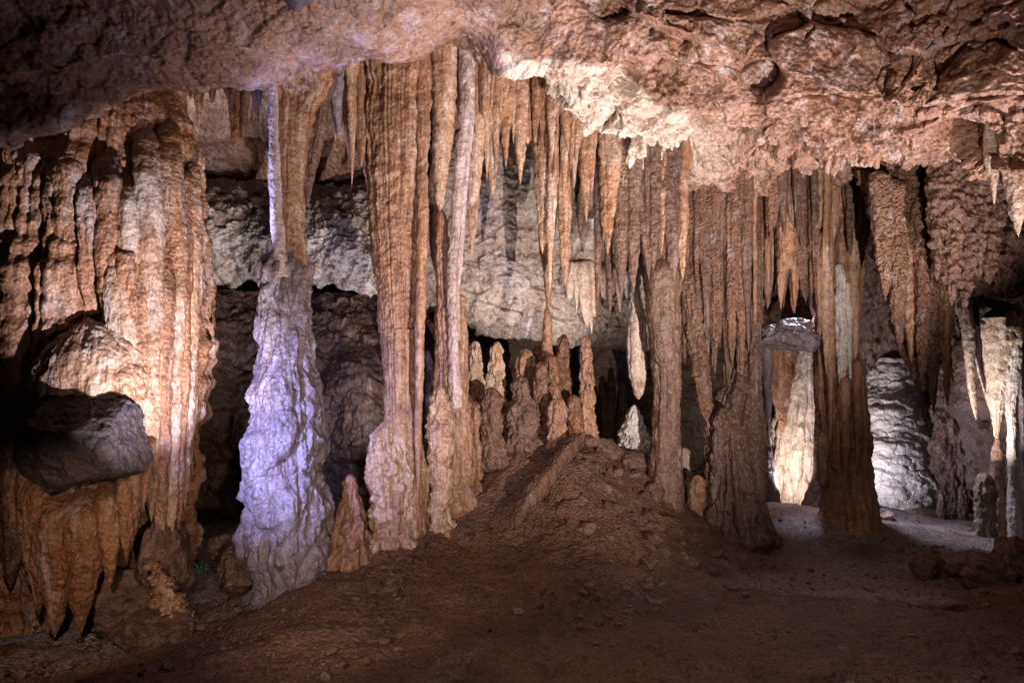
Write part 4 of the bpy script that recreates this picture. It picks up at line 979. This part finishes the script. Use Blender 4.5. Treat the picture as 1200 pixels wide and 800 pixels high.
o = pillar('limestone_column', [(330, 1094, 1150), (400, 1098, 1152), (460, 1096, 1160), (510, 1092, 1164), (560, 1094, 1160), (600, 1100, 1158)], 10.1, M['brown'], None, flute=(0.05, 5), lobes=(0.35, 7), rip=0.01, rough=0.02, root='g', ell=0.6)
tag(o, 'knobbly brown popcorn-covered column behind the cream waisted column', 'column')

# ------------------------------------------------------------------ loose rocks
def on_ground(px, py, w, h, mat, seed, label, nm='rock', dep=None, sink=0.25, group=None, npl=14):
    d = gdepth(px, py)
    g = float(gz((px - 600) * d / F, d)[0])
    hh = h * d / F
    o = rock(nm, px, py, d, w, h, mat, seed=seed, nplanes=npl, dep=dep, rough=0.05, loc=((px - 600) * d / F, d + 0.05, g + hh * (0.5 - sink)), res=60)
    return tag(o, label, 'rock', group)
on_ground(1091, 672, 32, 32, M['rubble'], 71, 'upright stump-like dark rock on the path edge at lower right')
on_ground(1123, 672, 22, 16, M['rubble'], 72, 'small dark rock between the stump-like rock and the rubble heap')
on_ground(1165, 682, 62, 44, M['rubble'], 73, 'rough dark rock at the left of the lower right rubble heap')
on_ground(1200, 676, 70, 56, M['rubble'], 74, 'largest rough dark rock of the heap at the right edge')
on_ground(1100, 712, 56, 12, M['rubble'], 75, 'flat dark stone half buried below the stump-like rock', dep=0.12)
on_ground(687, 628, 30, 18, M['rubble'], 76, 'flat brown stone lying on the mound slope below the slab', dep=0.1)
on_ground(607, 722, 12, 8, M['grey'], 77, 'small pale pebble alone on the dirt at bottom centre')
on_ground(875, 768, 13, 10, M['rubble'], 78, 'small dark stone on the dirt at bottom right')
for k, (px, py, w, h, m, lab) in enumerate([(1016, 608, 16, 12, 'rubble', 'small rounded rock right of the white-streaked column foot'), (1042, 610, 16, 12, 'tanpale', 'small pale rock on the path right of the white-streaked column'),
    (1068, 600, 18, 14, 'lilac', 'small lilac rock before the lit back wall'), (944, 592, 30, 14, 'dark', 'dark rock lying in front of the bright alcove'), (1085, 606, 40, 12, 'rubble', 'long low rock at the far side of the path')]):
    on_ground(px, py, w, h, M[m], 80 + k, lab)
for k, (px, py, w, h, lab) in enumerate([(712, 530, 34, 26, 'brown lump on the mound shoulder right of the slab top'), (744, 548, 44, 26, 'brown rock below the white dome on the mound shoulder'), (690, 520, 26, 18, 'dark amber lump on the mound crest beside the slab top'), (768, 580, 34, 24, 'brown rock on the mound slope before the bulging column')]):
    on_ground(px, py, w, h, M['rubble'], 90 + k, lab, dep=0.12, sink=0.4)

for k in range(26):
    px = 690 + 150 * random.random(); t = (px - 690) / 150
    py = 540 + 75 * t + random.uniform(-12, 70)
    w_ = random.uniform(8, 24)
    on_ground(px, py, w_, w_ * random.uniform(0.45, 0.8), M['rubble'], 200 + k, 'X', sink=0.4, group='rubble on the right flank of the mound')
rub = sorted([o for o in COL.objects if o.get('group') == 'rubble on the right flank of the mound'], key=lambda o: o.location.x)
for k, o in enumerate(rub):
    o['label'] = 'brown rubble stone, %s%s from left on the mound right flank' % (ORD[k] if k < 20 else 'twenty-' + ORD[k - 20], '')
# gravel: uncountable
def gravel():
    import bmesh
    bm = bmesh.new(); bmesh.ops.create_icosphere(bm, subdivisions=1, radius=1)
    bv = np.array([v.co[:] for v in bm.verts], np.float32); bf = np.array([[v.index for v in f.verts] for f in bm.faces]); bm.free()
    n = 9000
    rs = np.random.RandomState(5)
    y = 3.2 * np.exp(rs.rand(n) * math.log(10.5 / 3.2))
    x = (rs.rand(n) * 1.7 - 0.85) * y
    dens = fbm(np.stack([x, y, 0 * x], 1) * 0.8 + 60, 3)
    keep = rs.rand(n) < np.clip(0.45 + 0.9 * dens + 0.3 * (x > 1.8) * (y > 6.5), 0.08, 1)
    x, y = x[keep], y[keep]; n = len(x)
    z = gz(x, y)
    s = 0.004 + 0.03 * rs.rand(n) ** 7 + 0.006 * rs.rand(n) + 0.0006 * y
    V = bv[None] * (1 + 0.25 * rs.normal(size=(n, len(bv), 1)))
    V = V * (s[:, None] * rs.uniform(0.6, 1.3, (n, 3)) * np.array([1, 1, 0.7]))[:, None, :]
    V = V + np.stack([x, y, z + s * 0.4], 1)[:, None, :]
    Fc = bf[None] + (np.arange(n) * len(bv))[:, None, None]
    o = add_obj('gravel', V.reshape(-1, 3), Fc.reshape(-1, 3), M['rubble'], None, None, smooth=False)
    o['kind'] = 'stuff'; o['label'] = 'loose dark gravel and grit scattered over the dirt floor'; o['category'] = 'gravel'
gravel()

# ------------------------------------------------------------------ LIGHTS (show-cave lamps, some hanging in open view, and one added floor fill)
def spot(name, loc, target, watts, col, angle=100, blend=0.8, size=0.08):
    l = bpy.data.lights.new(name, 'SPOT'); l.energy = watts; l.color = col; l.spot_size = math.radians(angle); l.spot_blend = blend; l.shadow_soft_size = size
    o = bpy.data.objects.new(name, l); COL.objects.link(o)
    o.location = Vector(loc)
    o.rotation_euler = (Vector(target) - Vector(loc)).to_track_quat('-Z', 'Y').to_euler()
    return o
LW = (1.0, 0.90, 0.86); WARM = (1.0, 0.78, 0.58); VIO = (0.62, 0.62, 1.0); BLUE = (0.42, 0.48, 1.0); COOL = (0.86, 0.88, 1.0)
G = 4.1
spot('lamp', (2.3, 2.2, 0.35), (1.0, 6.8, 3.0), 520 * G, (1.0, 0.87, 0.80), 85, 0.9, 0.02)
spot('lamp', (4.3, 4.4, 0.3), (2.3, 6.1, 4.1), 270 * G, (1.0, 0.84, 0.80), 95, 0.9, 0.03)
spot('lamp', (-0.9, 2.6, 0.5), (-1.4, 6.0, 1.0), 55 * G, (1.0, 0.80, 0.68), 85, 0.9, 0.03)
spot('lamp', (-1.25, 3.5, 0.35), (-2.75, 5.3, 1.95), 260 * G, (0.95, 0.90, 1.0), 46, 0.9, 0.02)
spot('lamp', (-2.5, 5.15, 2.1), P(322, 215, 5.45), 75 * G, BLUE, 55, 0.9, 0.03)
spot('lamp', (-2.2, 3.9, 1.0), P(335, 500, 5.5), 100 * G, (0.42, 0.45, 1.0), 72, 0.9, 0.03)
spot('lamp', (-1.9, 2.6, 1.2), P(90, 680, 4.9), 34 * G, (1.0, 0.74, 0.56), 45, 0.9, 0.03)
spot('lamp', (-0.6, 4.2, 0.4), P(560, 40, 5.4), 28 * G, (0.75, 0.68, 1.0), 100, 0.9, 0.03)
spot('lamp', P(110, 470, 4.92), P(95, 380, 5.0), 16 * G, (1, 0.88, 0.72), 150, 0.9, 0.02)
spot('lamp', P(455, 500, 7.3), P(330, 320, 8.6), 80 * G, COOL, 75, 0.8, 0.03)
spot('lamp', P(640, 470, 6.35), P(720, 110, 6.5), 62 * G, (1, 0.92, 0.8), 70, 0.9, 0.03)
spot('lamp', P(600, 470, 7.9), P(640, 280, 8.7), 40 * G, LW, 110, 0.9, 0.04)
spot('lamp', P(716, 538, 7.5), P(735, 390, 8.3), 50 * G, (1, 0.9, 0.78), 130, 0.9, 0.02)
spot('lamp', P(925, 572, 9.7), P(930, 490, 11.0), 34 * G, (1, 0.90, 0.82), 150, 0.9, 0.04)
spot('lamp', P(996, 580, 9.1), P(1070, 470, 10.3), 36 * G, (0.8, 0.82, 1.0), 120, 0.9, 0.03)
spot('lamp', P(1105, 600, 7.6), P(1168, 450, 8.3), 90 * G, (1, 0.9, 0.84), 60, 0.9, 0.03)
spot('lamp', P(800, 590, 9.0), P(803, 540, 8.2), 12 * G, (1, 0.9, 0.78), 150, 0.9, 0.04)
spot('lamp', P(440, 508, 8.0), P(405, 465, 8.8), 14 * G, COOL, 100, 0.9, 0.03)
spot('lamp', (-0.2, 0.8, 2.9), (0.9, 5.2, -0.3), 50 * G, (1.0, 0.85, 0.76), 85, 0.9, 0.05)  # added fill from behind the camera to brighten the near floor, no cave lamp
spot('lamp', (3.9, 8.9, 2.3), P(1070, 670, 7.0), 150 * G, (0.8, 0.8, 1.0), 110, 1.0, 0.25)

w = bpy.data.worlds.new('World'); sc.world = w; w.use_nodes = True
w.node_tree.nodes['Background'].inputs['Color'].default_value = (0.55, 0.48, 0.60, 1)
w.node_tree.nodes['Background'].inputs['Strength'].default_value = 0.02

# ------------------------------------------------------------------ camera
cam = bpy.data.cameras.new('camera'); co = bpy.data.objects.new('camera', cam); COL.objects.link(co)
co.location = (0, 0, CZ); co.rotation_euler = (math.pi / 2, 0, 0)
cam.lens = 24; cam.sensor_width = 36; cam.clip_end = 200; cam.clip_start = 0.05
sc.camera = co
sc.view_settings.view_transform = 'Standard'; sc.view_settings.look = 'None'; sc.view_settings.gamma = 1; sc.view_settings.exposure = 0.0
sc.cycles.use_denoising = True
try:
    sc.cycles.denoising_prefilter = 'FAST'
except Exception:
    pass
sc.cycles.max_bounces = 3; sc.cycles.diffuse_bounces = 2
